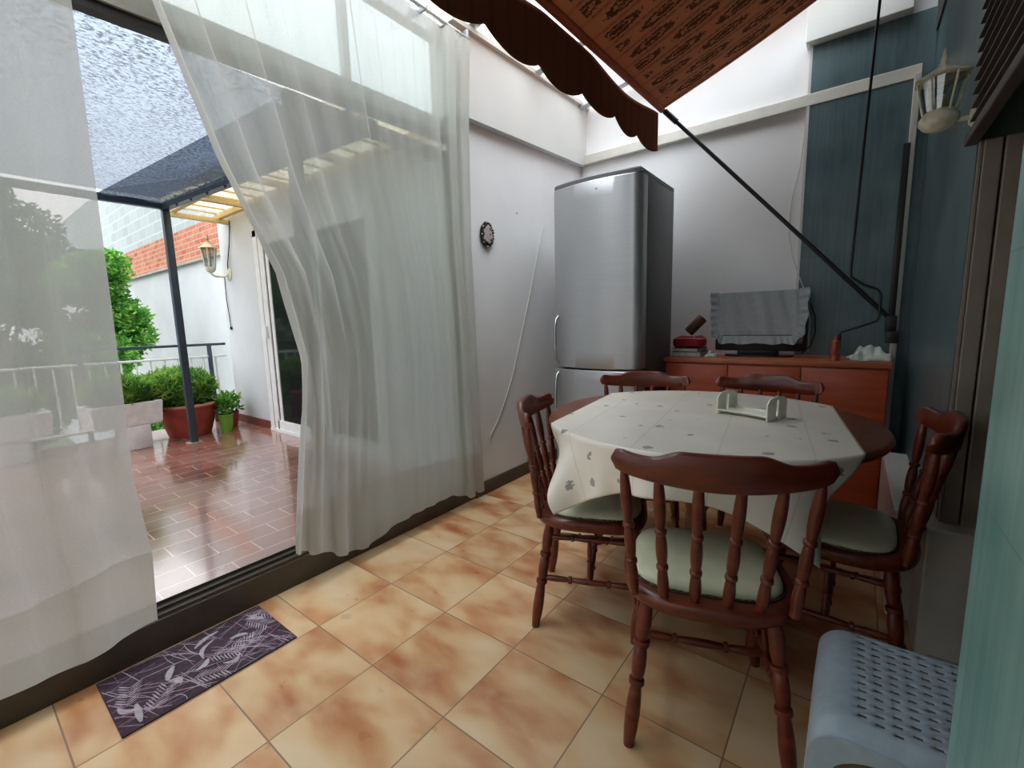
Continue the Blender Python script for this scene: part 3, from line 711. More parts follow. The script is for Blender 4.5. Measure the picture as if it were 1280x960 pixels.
# ------------------------------------------------------------------ chairs
def turned(L, r, rings=((.33, 1.25), (.62, 1.2)), taper=(.75, .7)):
    pr = [(0, r*taper[0])]
    pts = [0]+[a for a, _ in rings]+[1]
    for i, (a, b_) in enumerate(zip(pts, pts[1:])):
        for t in (.12, .3, .5, .7, .88):
            pr.append((S(a, b_, t), r*(.72+.33*math.sin(PI*t))))
        if i < len(rings):
            rr = rings[i][1]
            pr += [(b_-.022, r*.7), (b_-.016, r*rr*.95), (b_, r*rr), (b_+.016, r*rr*.95), (b_+.022, r*.7)]
    pr.append((1, r*taper[1])); return sorted(pr)
def rail_y(x): return -.265+.072*(x/.24)**2
def make_chair(label, group=None):
    c = thing('dining_chair', (0, 0, 0), label, 'chair', 0, group)
    # wooden seat with dished outline
    def outline(k, z, n=56):
        pts = []
        for i in range(n):
            a = 2*PI*i/n; ca, sa = math.cos(a), math.sin(a)
            ex = .62
            x = math.copysign(abs(ca)**ex, ca)*(.218+.008*sa); y = math.copysign(abs(sa)**ex, sa)*.205
            if sa < 0: y -= .012*math.cos(x/.21*PI/2)
            pts.append((x*k, y*k, z))
        return pts
    MB().loops([outline(.93, .395), outline(.98, .400), outline(1.0, .412), outline(1.0, .424), outline(.985, .434), outline(.93, .438)]).build('seat', 'chair_wood', c, angle=60)
    def cush(k, z, n=56):
        pts = []
        for i in range(n):
            a = 2*PI*i/n; ca, sa = math.cos(a), math.sin(a)
            x = math.copysign(abs(ca)**.55, ca)*.188; y = math.copysign(abs(sa)**.55, sa)*.172+.012
            pts.append((x*k, (y-.012)*k+.012, z))
        return pts
    cu = MB().loops([cush(1, .437), cush(1.0, .446), cush(.97, .455), cush(.88, .463), cush(.7, .469), cush(.4, .472), cush(.1, .473)]).build('cushion', 'seat_green', c, angle=180)
    base = cush(1.022, .440, 168); nb = MB(); nb.tube([Vector(p) for p in base]+[Vector(base[0])], [.0026 if i % 2 else .0048 for i in range(169)], 6)
    nb.build('nail_trim', 'nail', cu)
    # legs
    legs = {}
    for sx in (-1, 1):
        for sy in (-1, 1):
            top = Vector((sx*.150, sy*.145, .40)); foot = Vector((sx*.192, sy*.200, 0.0))
            legs[(sx, sy)] = (top, foot)
            MB().lathe(top, foot, turned(.4, .0185, ((.30, 1.15), (.56, 1.15)), (.95, .72)), 14).build('leg', 'chair_wood', c, angle=60)
    def on(k, z): t_, f_ = legs[k]; return t_.lerp(f_, 1-z/.40)
    for sx in (-1, 1):
        for z, r in ((.345, .0095), (.19, .011)):
            MB().lathe(on((sx, -1), z), on((sx, 1), z), turned(.3, r, ((.3, 1.3), (.7, 1.3)), (.7, .7)), 10).build('stretcher', 'chair_wood', c, angle=60)
        a = on((sx, -1), .19).lerp(on((sx, 1), .19), .5); b_ = on((sx, -1), .345).lerp(on((sx, 1), .345), .5)
        MB().lathe(a, b_, turned(.15, .0085, ((.5, 1.3),), (.7, .7)), 10).build('stretcher_post', 'chair_wood', c, angle=60)
    a = on((-1, -1), .19).lerp(on((-1, 1), .19), .5); b_ = on((1, -1), .19).lerp(on((1, 1), .19), .5)
    MB().lathe(a, b_, turned(.3, .012, ((.3, 1.3), (.7, 1.3)), (.7, .7)), 10).build('cross_stretcher', 'chair_wood', c, angle=60)
    # six turned spindles
    for xb, xt in ((.182, .210), (.110, .130), (.037, .044)):
        for sx in (-1, 1):
            p0 = Vector((sx*xb, -.176-.010*math.cos(xb/.2*PI/2), .43)); p1 = Vector((sx*xt, rail_y(xt), .768))
            MB().lathe(p0, p1, turned(.34, .0135, ((.28, 1.1), (.58, 1.1)), (.85, .62)), 12).build('spindle', 'chair_wood', c, angle=60)
    # wavy top rail
    m = MB(); n = 44; lo = []
    for i in range(n+1):
        s_ = -1+2*i/n; x = .242*s_; y = rail_y(x); A = abs(s_)
        top = .818+.022*smooth((.62-A)/.3)+.006*math.exp(-((A-.9)/.1)**2)
        bot = .752+.016*A*A+.004*smooth((A-.8)*5)
        if A > .93:
            q = math.sqrt(max(0, 1-((A-.93)/.07)**2)); mid = (top+bot)/2; hh = (top-bot)/2*max(.18, q); top, bot = mid+hh, mid-hh
        th = .012*(1 if A < .93 else max(.3, math.sqrt(max(0, 1-((A-.93)/.075)**2))))
        tilt = .010
        lo.append([(x, y-th-tilt*0, bot+.004), (x, y-th*.6, bot), (x, y+th*.6, bot), (x, y+th, bot+.004), (x, y+th-tilt, top-.006), (x, y+th*.5-tilt, top), (x, y-th*.5-tilt, top), (x, y-th-tilt, top-.006)])
    m.loops(lo); m.build('top_rail', 'chair_wood', c, angle=60)
    return c
G = 'wooden spindle back chairs around the table'
ch = make_chair('dark cherry chair in the foreground with its spindle back to the camera', G)
CH = [(1.600, .488, math.radians(20), None),
      (1.126, .735, math.radians(-67), 'dark cherry chair at the left of the table, seat partly under the tablecloth'),
      (1.05, 1.43, math.radians(198), 'spindle chair behind the table in front of the refrigerator'),
      (1.545, 1.525, math.radians(172), 'spindle chair behind the table in front of the sideboard'),
      (1.890, 1.00, math.radians(88), 'shadowed spindle chair at the right of the table by the doorway')]
for i, (x, y, a, lb) in enumerate(CH):
    c = ch if i == 0 else copy_tree(ch)
    c.location = (x, y, 0); c.rotation_euler = (0, 0, a)
    if lb: c['label'] = lb

# ------------------------------------------------------------------ plastic stool
st = thing('step_stool', (2.030, .243, 0), 'grey plastic stool with slotted top and pale legs beside the near tiled pier', 'stool')
hx, hy, H = .148, .160, .44
def top_profile(n=8):
    pts = [(-hx, H-.14)]
    pts += [(-hx+.0, H-.055)]+[(-hx+.055-.055*math.cos(a), H-.055+.055*math.sin(a)) for a in [PI/2*i/n for i in range(n+1)]]
    pts += [(hx-.055+.055*math.sin(a), H-.055+.055*math.cos(a)) for a in [PI/2*i/n for i in range(n+1)]]+[(hx, H-.14)]
    return pts
pf = top_profile(); NX = len(pf)-1
# top made of a fine strip mesh with slots left open
flat0 = -hx+.06; flat1 = hx-.045
m = MB()
left = [p for p in pf if p[0] <= flat0+1e-6 and True][:11]; 
lp = [(-hx-.008, H-.30), (-hx-.004, H-.13), (-hx, H-.055)]+[(-hx+.055-.055*math.cos(a), H-.055+.055*math.sin(a)) for a in [PI/2*i/8 for i in range(1, 9)]]
rp = [(hx-.035+.035*math.sin(a), H-.035+.035*math.cos(a)) for a in [PI/2*i/6 for i in range(0, 7)]]+[(hx, H-.13), (hx+.004, H-.30)]
NYY = 44; ys = [S(-hy, hy, i/NYY) for i in range(NYY+1)]
xs0, xs1 = lp[-1][0], rp[0][0]; NC = 17; mids = [S(xs0, xs1, i/NC) for i in range(1, NC)]
prof = lp+[(x, H) for x in mids]+rp; i0 = len(lp)
rim = lambda x, y: 0
vs = [[m.bm.verts.new((p[0], y+(.0), p[1]-(.018*smooth((abs(y)-hy+.03)/.03)))) for p in prof] for y in ys]
for j in range(NYY):
    for i in range(len(prof)-1):
        mid = i0 <= i < i0+NC-2 and 4 <= j < NYY-4
        if mid and (i-i0) % 2 == 0 and (j+(i-i0)//2) % 3 == 0: continue
        m.bm.faces.new((vs[j][i], vs[j][i+1], vs[j+1][i+1], vs[j+1][i]))
m.build('top', 'stool_grey', st, angle=50, solid=.004, recalc=True)
# arched end aprons
for sy in (-1, 1):
    n = 20; m = MB(); outer = [(-hx-.003, H-.15)]+[(p[0], p[1]-.018) for p in lp[2:]]+[(p[0], p[1]-.018) for p in rp[:-2]]+[(hx, H-.15)]
    inner = [(hx-.028, H-.15)]+[((hx-.028)*math.cos(a), H-.15+.112*math.sin(a)**.5) for a in [PI*i/n for i in range(1, n)]]+[(-hx+.028, H-.15)]
    m.prism(outer+inner, 1, sy*hy-.004, sy*hy+.004); m.build('apron', 'stool_grey', st, smooth=False)
for sx in (-1, 1):
    for sy in (-1, 1):
        m = MB(); x0, x1 = sx*(hx-.014), sx*(hx+.002)
        m.loops([[(x0-.014, sy*(hy-.014)-.014, z+0), (x0+.014, sy*(hy-.014)-.014, z), (x0+.014, sy*(hy-.014)+.014, z), (x0-.014, sy*(hy-.014)+.014, z)] for z in (0, H-.14)])
        m.build('leg', 'stool_white', st, bev=.004)

# ------------------------------------------------------------------ mat
M['mat_base'] = simple('dark aubergine mat', (56, 38, 48), .92, var=.25, scale=70, bump=.4)
M['mat_line'] = simple('mauve print', (142, 112, 130), .92, var=.15, scale=70)
M['mat_pale'] = simple('pale grey print', (158, 148, 150), .92, var=.12, scale=70)
m = MB().box((-.16, -.25, 0), (.16, .25, .006), .002); bm_ = m.bm; rn = random.Random(12)
n0 = len(bm_.faces); idx = {}; zl = [.0062]
def clipf(pts, mi):
    zl[0] += .0000025
    g = bmesh.new(); vv_ = [g.verts.new((p[0], p[1], 0)) for p in pts]; g.faces.new(vv_)
    for co, no in (((.157, 0, 0), (1, 0, 0)), ((-.157, 0, 0), (-1, 0, 0)), ((0, .247, 0), (0, 1, 0)), ((0, -.247, 0), (0, -1, 0))):
        bmesh.ops.bisect_plane(g, geom=g.verts[:]+g.edges[:]+g.faces[:], plane_co=co, plane_no=no, clear_outer=True)
    for f in g.faces:
        nf = bm_.faces.new([bm_.verts.new((v.co.x, v.co.y, zl[0])) for v in f.verts]); nf.normal_update()
        if nf.normal.z < 0: nf.normal_flip()
        nf.material_index = mi
    g.free()
def stroke(x, y, a, L_, w_, mi, bend=0):
    d = Vector((math.cos(a), math.sin(a))); n_ = Vector((-d.y, d.x)); pts = []; k = 8
    for i in range(k+1):
        t = i/k; c = Vector((x, y))+d*L_*(t-.5)+n_*bend*math.sin(PI*t); pts.append(c+n_*w_*.5*math.sin(PI*(.12+.76*t)))
    for i in range(k, -1, -1):
        t = i/k; c = Vector((x, y))+d*L_*(t-.5)+n_*bend*math.sin(PI*t); pts.append(c-n_*w_*.5*math.sin(PI*(.12+.76*t)))
    clipf(pts, mi)
for _ in range(105): stroke(rn.uniform(-.17, .17), rn.uniform(-.26, .26), rn.choice([1.15, .75, 2.1, 1.45, .3])+rn.gauss(0, .12), rn.uniform(.06, .22), rn.uniform(.0018, .0036), 1 if rn.random() < .7 else 2, rn.gauss(0, .006))
for _ in range(8):   # fern leaves: a fan of short parallel strokes along a rib
    x, y, a = rn.uniform(-.14, .14), rn.uniform(-.23, .23), rn.uniform(0, 2*PI)
    for k in range(9):
        t = k*.011; px, py = x+math.cos(a)*t, y+math.sin(a)*t
        for sg in (-1, 1): stroke(px+math.cos(a+sg*1.0)*.018, py+math.sin(a+sg*1.0)*.018, a+sg*.9, .038, .0042, 2 if k % 3 else 1)
for _ in range(11): stroke(rn.uniform(-.15, .15), rn.uniform(-.24, .24), rn.uniform(0, PI), rn.uniform(.05, .10), rn.uniform(.014, .022), 2, rn.gauss(0, .012))
o = m.build('floor_mat', 'mat_base', recalc=False); o.data.materials.append(M['mat_line']); o.data.materials.append(M['mat_pale']); o.location = (.176, -.332, 0)
tag(o, 'small purple and grey leaf patterned mat in front of the threshold', 'mat')

# ------------------------------------------------------------------ wall ornament, cables
wo = thing('wall_ornament', (0.0, 1.465, 1.69), 'small oval flower ornament with dark beaded rim on the grey wall', 'wall ornament')
m = MB(); m.loops([[(x, .056*k*math.cos(a), .070*k*math.sin(a)) for a in [2*PI*i/40 for i in range(40)]] for x, k in ((0, 1), (.008, 1.02), (.014, .9))]); m.build('plaque', 'ornament_dark', wo)
m = MB()
for i in range(26):
    a = 2*PI*i/26; bmesh.ops.create_icosphere(m.bm, subdivisions=1, radius=.009 if i % 3 else .007, matrix=Matrix.Translation((.014, .059*math.cos(a), .073*math.sin(a))))
m.build('bead_rim', 'ornament_dark', wo)
m = MB()
for i in range(9):
    a = 2*PI*i/9; bmesh.ops.create_icosphere(m.bm, subdivisions=1, radius=.005, matrix=Matrix.Translation((.022, .060*math.cos(a+.4), .075*math.sin(a+.4))))
m.build('white_beads', 'lantern_white', wo)
for i in range(14):
    a = 2.4*i; r_ = .0110*math.sqrt(i)*1.0; m = MB(); cy, cz = r_*math.cos(a)*.85, r_*math.sin(a)*1.35
    for k in range(6):
        b_ = k*PI/3; bmesh.ops.create_icosphere(m.bm, subdivisions=1, radius=.008, matrix=Matrix.Translation((.018, cy+.007*math.cos(b_), cz+.007*math.sin(b_))))
    m.build('flower', 'ornament_pink', wo)
pts = [(.006, 2.13, 1.83), (.006, 2.11, 1.80), (.006, 2.04, 1.62), (.006, 1.975, 1.44), (.006, 1.91, 1.27), (.006, 1.84, 1.10), (.006, 1.76, .90), (.006, 1.70, .76), (.006, 1.61, .60), (.006, 1.53, .48), (.006, 1.44, .385)]
tag(MB().tube(pts, .0038, 6).build('hanging_cable', 'cable'), 'thin white cable slanting down the grey wall left of the refrigerator', 'cable')
pts = [(1.585, YB-.05, 2.4), (1.58, YB-.01, 2.25), (1.566, YB-.008, 2.06), (1.535, YB-.008, 1.9), (1.524, YB-.008, 1.77), (1.53, YB-.008, 1.64), (1.551, YB-.008, 1.52), (1.60, YB-.048, 1.38), (1.64, YB-.06, 1.28), (1.68, 2.6, 1.1), (1.68, 2.6, .9)]
tag(MB().tube(pts, .003, 6).build('hanging_cable', 'cable'), 'loose cable looping beside the green pier behind the television', 'cable')
tag(MB().lathe((0.0, 1.8, 1.88), (.006, 1.8, 1.88), [(0, .003), (1, .004)], 8).build('wall_nail', 'black'), 'tiny dark nail in the grey wall right of the ornament', 'nail')

# ------------------------------------------------------------------ wall lanterns
def lantern(loc, rz, label, mats, sc_=1.0, reach=.11, rs=1.0, bowl=False):
    t = thing('wall_lantern', loc, label, 'lantern', rz)     # local: +X away from the wall, Z up, centre of the cage at reach
    cx = reach; body, roof_m = mats; r_ = sc_*rs
    m = MB()
    if bowl:
        m.lathe((0, 0, -.075*sc_), (.015, 0, -.075*sc_), [(0, .036*sc_), (.4, .038*sc_), (.8, .030*sc_), (1, .02)], 24); m.build('wall_plate', body, t)
        m = MB(); m.tube([(.01, 0, -.075*sc_), (cx, 0, -.075*sc_)], .009*sc_, 8); m.build('arm', body, t)
        m = MB(); m.lathe((cx, 0, -.105*sc_), (cx, 0, -.03*sc_), [(0, .004), (.06, .022*r_), (.2, .036*r_), (.45, .046*r_), (.7, .046*r_), (.9, .038*r_), (1, .034*r_)], 24); m.build('cup', body, t)
    else:
        m.lathe((0, 0, -.10*sc_), (.018, 0, -.10*sc_), [(0, .050*sc_), (.4, .052*sc_), (.8, .040*sc_), (1, .02)], 24); m.build('wall_plate', body, t)
        m = MB(); m.tube([(.01, 0, -.10*sc_), (.05, 0, -.125*sc_), (cx*.8, 0, -.125*sc_), (cx, 0, -.105*sc_), (cx, 0, -.075*sc_)], .008*sc_, 8); m.build('arm', body, t)
        m = MB(); m.lathe((cx, 0, -.10*sc_), (cx, 0, -.055*sc_), [(0, .012*sc_), (.3, .03*sc_), (.7, .036*sc_), (1, .040*sc_)], 6); m.build('cup', body, t)
    zb = -.04 if bowl else -.055
    for k in range(6):
        a = k*PI/3; m = MB(); m.tube([(cx+.036*r_*math.cos(a), .036*r_*math.sin(a), zb*sc_), (cx+.056*r_*math.cos(a), .056*r_*math.sin(a), .09*sc_)], .0042*sc_, 6); m.build('cage_bar', body, t)
    m = MB(); m.lathe((cx, 0, zb*sc_), (cx, 0, .09*sc_), [(0, .033*r_), (1, .053*r_)], 6, cap=False); m.build('glass', 'lamp_glass', t, smooth=False)
    m = MB(); m.lathe((cx, 0, .085*sc_), (cx, 0, .150*sc_), [(0, .060*r_), (.06, .070*r_), (.14, .066*r_), (.45, .038*r_), (.7, .020*r_), (.8, .014*r_), (1, .010*r_)], 6)
    rf = m.build('roof', roof_m, t, smooth=False)
    m = MB(); m.lathe((cx, 0, .145*sc_), (cx, 0, .205*sc_), [(0, .006), (.3, .012*sc_), (.5, .007*sc_), (.7, .008*sc_), (1, .001)], 10); m.build('finial', roof_m, rf)
    m = MB(); m.lathe((cx, 0, zb*sc_), (cx, 0, .03*sc_), [(0, .012), (.5, .013), (.8, .018), (1, .012)], 12); m.build('bulb', 'lantern_white', t)
    return t
lantern((2.16, 1.27, 1.79), PI, 'chalky white wall lantern on the green tiles near the shutter', ('lantern_white', 'lantern_white'), .80, reach=.085, rs=1.35, bowl=True)

# ------------------------------------------------------------------ awning
AY0, AY1 = -1.7, 2.40; AX0, AZ0, AX1, AZ1 = .78, 2.523, 2.04, 3.03  # unseen near stretch extended to keep pier, stool and front chair darker
aw = thing('awning', (2.05, 0, 3.03), 'orange brown patterned retractable awning under the roof with scalloped valance', 'awning')
ia = Matrix.Translation((-2.05, 0, -3.03)); SL = math.hypot(AX1-AX0, AZ1-AZ0)
def bz(y): return AZ0-.043*(AY1-y)
def afn(u, v):
    x = S(AX0, AX1, v); z = S(bz(S(AY0, AY1, u)), AZ1, v)-.03*math.sin(PI*v)+.006*math.sin(u*40)*math.sin(PI*v)
    return (x, S(AY0, AY1, u), z)
m = MB(); m.grid(afn, 120, 24, lambda u, v: (S(AY0, AY1, u), v*SL)); rel(m, ia).build('canvas', 'awning', aw, angle=180, solid=.001)
m = MB(); m.tube([(AX0+.004, AY0, bz(AY0)), (AX0+.004, AY1+.01, AZ0)], .020, 12); rel(m, ia).build('front_bar', 'awning_hem', aw)
for yy in (AY1-.012,):
    m = MB(); m.grid(lambda u, v: Vector(afn(1, v))+Vector((0, -.012*(u*2-1), -.002)), 2, 24); rel(m, ia).build('edge_hem', 'awning_hem', aw, solid=.003)
def vfn(u, v):
    y = S(AY0, AY1, u); d = AY1-y; per = .372
    ph = ((d-.32) % per)/per
    scal = .048*abs(math.sin(PI*ph))**.75
    sag_per = 1.38; q = min(1, (d % sag_per)/1.0); top = bz(y)-.018-.036*math.sin(PI*q)**1.5
    bot = bz(y)-.232-scal
    x = AX0-.018-.01*math.sin(PI*q)**1.5-.012*v*math.sin(d*6)
    return (x, y, S(top, bot, v))
m = MB(); m.grid(vfn, 350, 10, lambda u, v: (u*4.6, v*.25)); rel(m, ia).build('valance', 'valance', aw, angle=180, solid=.0015)
m = MB(); m.tube([(2.045, AY0, AZ1+.01), (2.045, AY1+.03, AZ1+.01)], .042, 16); rel(m, ia).build('roller', 'motor', aw)
arm0, arm1 = Vector((AX0+.02, AY1+.02, AZ0-.01)), Vector((2.065, 2.60, 1.10))
m = MB(); m.tube([arm0, arm0.lerp(arm1, .06), arm0.lerp(arm1, .061), arm1], [.018, .018, .0125, .0125], 10); rel(m, ia).build('arm', 'black', aw)
m = MB(); m.box((2.055, 2.595, 1.04), (2.085, 2.625, 2.05), .003); rel(m, ia).build('wall_bar', 'black', aw)
m = MB(); m.box((2.045, 2.585, 1.02), (2.095, 2.635, 1.12), .006).box((2.05, 2.58, .96), (2.11, 2.62, 1.03), .004); rel(m, ia).build('arm_pivot', 'black', aw)
ck = thing('awning_crank', (1.90, 2.36, .9), 'thin black crank rod hanging from the awning before the green pier', 'crank')
ic = Matrix.Translation((-1.90, -2.36, -.9))
m = MB(); m.tube([(1.935, 2.36, 3.02), (1.925, 2.36, 2.95), (1.902, 2.36, 2.70), (1.885, 2.36, 2.1), (1.868, 2.36, 1.38), (1.872, 2.36, 1.335), (1.93, 2.36, 1.29), (1.99, 2.36, 1.262), (2.005, 2.36, 1.235), (2.008, 2.36, 1.12)], .0065, 8); rel(m, ic).build('rod', 'black', ck)
m = MB(); m.tube([(2.008, 2.36, 1.12), (2.0, 2.36, 1.095), (1.92, 2.36, 1.06), (1.85, 2.36, 1.035), (1.838, 2.36, 1.02)], .006, 8); rel(m, ic).build('bent_arm', 'black', ck)
m = MB(); m.tube([(1.838, 2.36, 1.02), (1.838, 2.36, 1.01), (1.838, 2.36, .89)], [.007, .010, .010], 8); rel(m, ic).build('hand_grip', 'black', ck)

# ------------------------------------------------------------------ terrace
struct('floor_terrace', MB().box((-4.45, -6, -.1), (-.14, 1.5, 0)), 'terrace', label='wet reddish terracotta paving of the terrace', cat='terrace floor')
struct('wall_wing', MB().box((-4.22, 1.50, 0), (-.14, 1.9, 2.42)), 'outside_white', label='white wall of the house wing along the terrace', cat='wall')
struct('baseboard_wing', MB().box((-4.22, 1.485, 0), (-3.28, 1.50, .09)), 'skirt_red', label='dark red skirting under the white wing wall', cat='skirting')
struct('wall_garden', MB().box((-34, 2.2, -3), (-4.0, 2.5, 2.30)), 'outside_white', label='tall white garden wall beyond the terrace railing', cat='wall')
struct('trim_30', MB().box((-34, 2.15, 2.29), (-4.0, 2.5, 2.33)), 'header', label='thin grey coping line on the white garden wall', cat='coping')
struct('wall_brick', MB().box((-34, 2.3, 2.33), (-4.0, 2.5, 2.95)), 'brick', label='band of weathered red brick above the white garden wall', cat='brick wall')
struct('wall_block', MB().prism([(-34, 2.95), (-4.0, 2.95), (-4.0, 3.2), (-13.0, 4.62), (-34, 4.62)], 1, 2.3, 2.5), 'block', label='pale concrete block wall above the red brick', cat='block wall')
struct('ground_garden', MB().box((-34, -20, -3.1), (-4.45, 2.3, -3.0)), 'ground', label='garden ground below the terrace', cat='ground')
dd = bpy.data.objects.new('door_2', None); COL.objects.link(dd); dd['kind'] = 'structure'; dd['label'] = 'white framed sliding glass door in the white wing wall'; dd['category'] = 'sliding door'
f = MB(); f.box((-3.27, 1.47, 0), (-3.18, 1.50, 2.17), .004).box((-1.2, 1.47, 0), (-1.13, 1.50, 2.17), .004).box((-3.27, 1.47, 2.10), (-1.13, 1.50, 2.17), .004).box((-3.27, 1.465, 0), (-1.13, 1.50, .03))
f.build('door_frame', 'white_metal', dd, smooth=False)
for a, b_ in ((-3.17, -2.2), (-2.2, -1.21)):
    f = MB(); f.box((a, 1.475, .03), (a+.10, 1.498, 2.10), .003).box((a+.13, 1.480, .03), (a+.19, 1.499, 2.10), .003).box((b_-.07, 1.475, .03), (b_, 1.498, 2.10), .003).box((a+.07, 1.475, .03), (b_-.07, 1.498, .13), .003).box((a+.07, 1.475, 2.0), (b_-.07, 1.498, 2.10), .003)
    lf = f.build('door_leaf', 'white_metal', dd, smooth=False)
    MB().box((a+.07, 1.488, .13), (b_-.07, 1.494, 2.0)).build('glass_pane', 'dark_glass', lf, smooth=False)
    if a < -3: MB().box((a+.025, 1.45, 1.03), (a+.05, 1.478, 1.16), .006).build('handle', 'white_metal', lf)

# railing along the terrace edge
rl = thing('railing', (-4.38, -1, 0), 'blue and white metal railing along the far edge of the terrace', 'railing')
def rp_(m): m.bm.transform(Matrix.Translation((4.38, 1, 0))); return m
rp_(MB().box((-4.40, -6, .945), (-4.36, 1.50, .975), .004)).build('top_rail', 'steel_blue', rl)
rp_(MB().box((-4.395, -6, .80), (-4.365, 1.50, .825), .003)).build('middle_rail', 'white_metal', rl)
rp_(MB().box((-4.395, -6, .10), (-4.365, 1.50, .125), .003)).build('bottom_rail', 'white_metal', rl)
for y in (-5.0, -3.6, -2.2, -.9, .15, 1.32): rp_(MB().box((-4.40, y-.02, 0), (-4.36, y+.02, .95), .003)).build('post', 'steel_blue', rl)
y = -3.95
while y < 1.5:
    rp_(MB().box((-4.388, y-.008, .12), (-4.372, y+.008, .81))).build('baluster', 'white_metal', rl, smooth=False); y += .13

# pergola frame carrying the shade net
PX, PY = -3.39, .76
pg = thing('pergola', (PX, PY, 0), 'slate blue steel pergola frame holding up the shade net', 'pergola')
def pp(m): m.bm.transform(Matrix.Translation((-PX, -PY, 0))); return m
pp(MB().box((PX-.03, PY-.03, 0), (PX+.03, PY+.03, 2.31), .003)).build('post', 'steel_blue', pg)
pp(MB().box((PX-.06, PY-.06, 0), (PX+.06, PY+.06, .008))).build('base_plate', 'header', pg)
pp(MB().box((PX-.03, -4.6, 2.28), (PX+.03, PY+.03, 2.34), .003)).build('beam', 'steel_blue', pg)
pp(MB().box((PX-.03, -4.6, 0), (PX+.03, -4.54, 2.3), .003)).build('post', 'steel_blue', pg)
m = MB().prism([(PX, 2.28), (-.14, 2.13), (-.14, 2.19), (PX, 2.34)], 1, PY-.03, PY+.03); pp(m).build('beam', 'steel_blue', pg, smooth=False)
sn = thing('shade_net', (-1.7, -1.2, 2.2), 'mottled grey blue shade net stretched over the terrace', 'shade net')
def nfn(u, v):
    x = S(-.14, PX+.0, u); y = S(-4.6, PY-.03, v)
    return (x+1.7, y+1.2, S(2.15, 2.355, u)-2.2+.0+.012*math.sin(u*9)*math.sin(v*20)+.02)
m = MB(); m.grid(nfn, 40, 60); m.build('net', 'net', sn, angle=180, recalc=False)
def nfn2(u, v):
    x = S(-.2, PX, u)+0; y = S(.28, PY-.03, v); return (x+1.7, y+1.2, S(2.15, 2.355, u)-2.2-.02-.01*math.sin(v*9))
m = MB(); m.grid(nfn2, 40, 14); m.build('folded_edge', 'net', sn, angle=180, recalc=False)
for x in (-1.6, -1.95, -2.3, -2.65, -3.0, -3.25):
    z = S(2.13, 2.28, (x+.14)/(PX+.14))
    m = MB(); m.tube([(x+1.7+.02*math.cos(a), PY+1.2-.02, z-2.2+.03+.045*math.sin(a)) for a in [2*PI*k/10 for k in range(11)]], .006, 6); m.build('lashing', 'black', sn)

# corrugated canopy over the wing door
cp = thing('corrugated_canopy', (-2.4, 1.3, 2.35), 'yellowed corrugated plastic canopy on timber battens over the wing door', 'canopy')
m = MB(); m.grid(lambda u, v: (S(-4.0, -.5, u)+2.4, S(.85, 1.9, v)-1.3, .125+.03*v+.018*math.sin(u*3.5/.076*2*PI)), 420, 2); m.build('corrugated_sheet', 'yellow_sheet', cp, angle=180, recalc=False, solid=.002)
for y in (.98, 1.42):
    MB().box((-4.0+2.4, y-.025-1.3, .03), (-.5+2.4, y+.025-1.3, .088), .003).build('batten', 'timber', cp)
for k in range(14):
    x = -3.95+.25*k; MB().box((x-.012+2.4, .86-1.3, .088), (x+.012+2.4, 1.52-1.3, .100)).build('rib', 'timber', cp, smooth=False)
for x in (-3.9, -3.0, -2.1, -1.2):
    MB().box((x-.025+2.4, .88-1.3, -.02), (x+.025+2.4, 1.50-1.3, .03), .003).build('bracket_beam', 'timber', cp)
lantern((-4.02, 1.50, 1.93), -PI/2, 'white outdoor lantern with tan roof on the white wing wall', ('lantern_white', 'lantern_brass'), 1.45, reach=.19)
pts = [(-4.02, 1.49, 1.80), (-4.0, 1.485, 1.9), (-3.9, 1.485, 2.1), (-3.85, 1.485, 2.25), (-3.84, 1.49, 2.36)]
tag(MB().tube(pts, .006, 6).build('hanging_cable', 'black'), 'thin dark cable running up from the outdoor lantern', 'cable')
pts = [(-4.14, 1.49, 1.75), (-4.14, 1.485, 1.5), (-4.11, 1.485, 1.3), (-4.1, 1.485, 1.16)]
m = MB(); m.tube(pts, .005, 6); m.lathe((-4.1, 1.485, 1.17), (-4.1, 1.485, 1.13), [(0, .012), (1, .012)], 8)
tag(m.build('hanging_cable', 'black'), 'dark cable dangling from the outdoor lantern down the white wall', 'cable')

# plants
def leaves(m, c, rad, n, size, rnd, wk=.20, up=0):
    bm = m.bm
    for _ in range(n):
        while True:
            p = Vector((rnd.uniform(-1, 1), rnd.uniform(-1, 1), rnd.uniform(-1, 1)))
            if .25 < p.length < 1: break
        p = Vector((p.x*rad[0], p.y*rad[1], p.z*rad[2]))+Vector(c)
        d = Vector((rnd.gauss(0, 1), rnd.gauss(0, 1), rnd.gauss(up, .8))).normalized(); u, w = frame_for(d)
        a = rnd.uniform(0, 2*PI); u = u*math.cos(a)+w*math.sin(a); s_ = size*rnd.uniform(.6, 1.3); wd = s_*wk
        a0 = bm.verts.new(p); a1 = bm.verts.new(p+d*s_*.5+u*wd); a2 = bm.verts.new(p+d*s_); a3 = bm.verts.new(p+d*s_*.5-u*wd)
        bm.faces.new((a0, a1, a2, a3))
def bush(name, base, blobs, n, size, mat, label, cat, seed, trunk=None, up=0, pot=None):
    t = thing(name, base, label, cat); rnd = random.Random(seed)
    m = MB()
    tot = sum(b_[1][0]*b_[1][1]*b_[1][2] for b_ in blobs)
    for c, rad in blobs: leaves(m, c, rad, int(n*rad[0]*rad[1]*rad[2]/tot)+10, size, rnd, up=up)
    m.build('foliage', mat, t, smooth=False, recalc=False)
    if trunk:
        m = MB()
        for pts, r in trunk: m.tube(pts, [S(r, r*.35, i/(len(pts)-1)) for i in range(len(pts))], 7)
        m.build('trunk', 'bark', t)
    return t
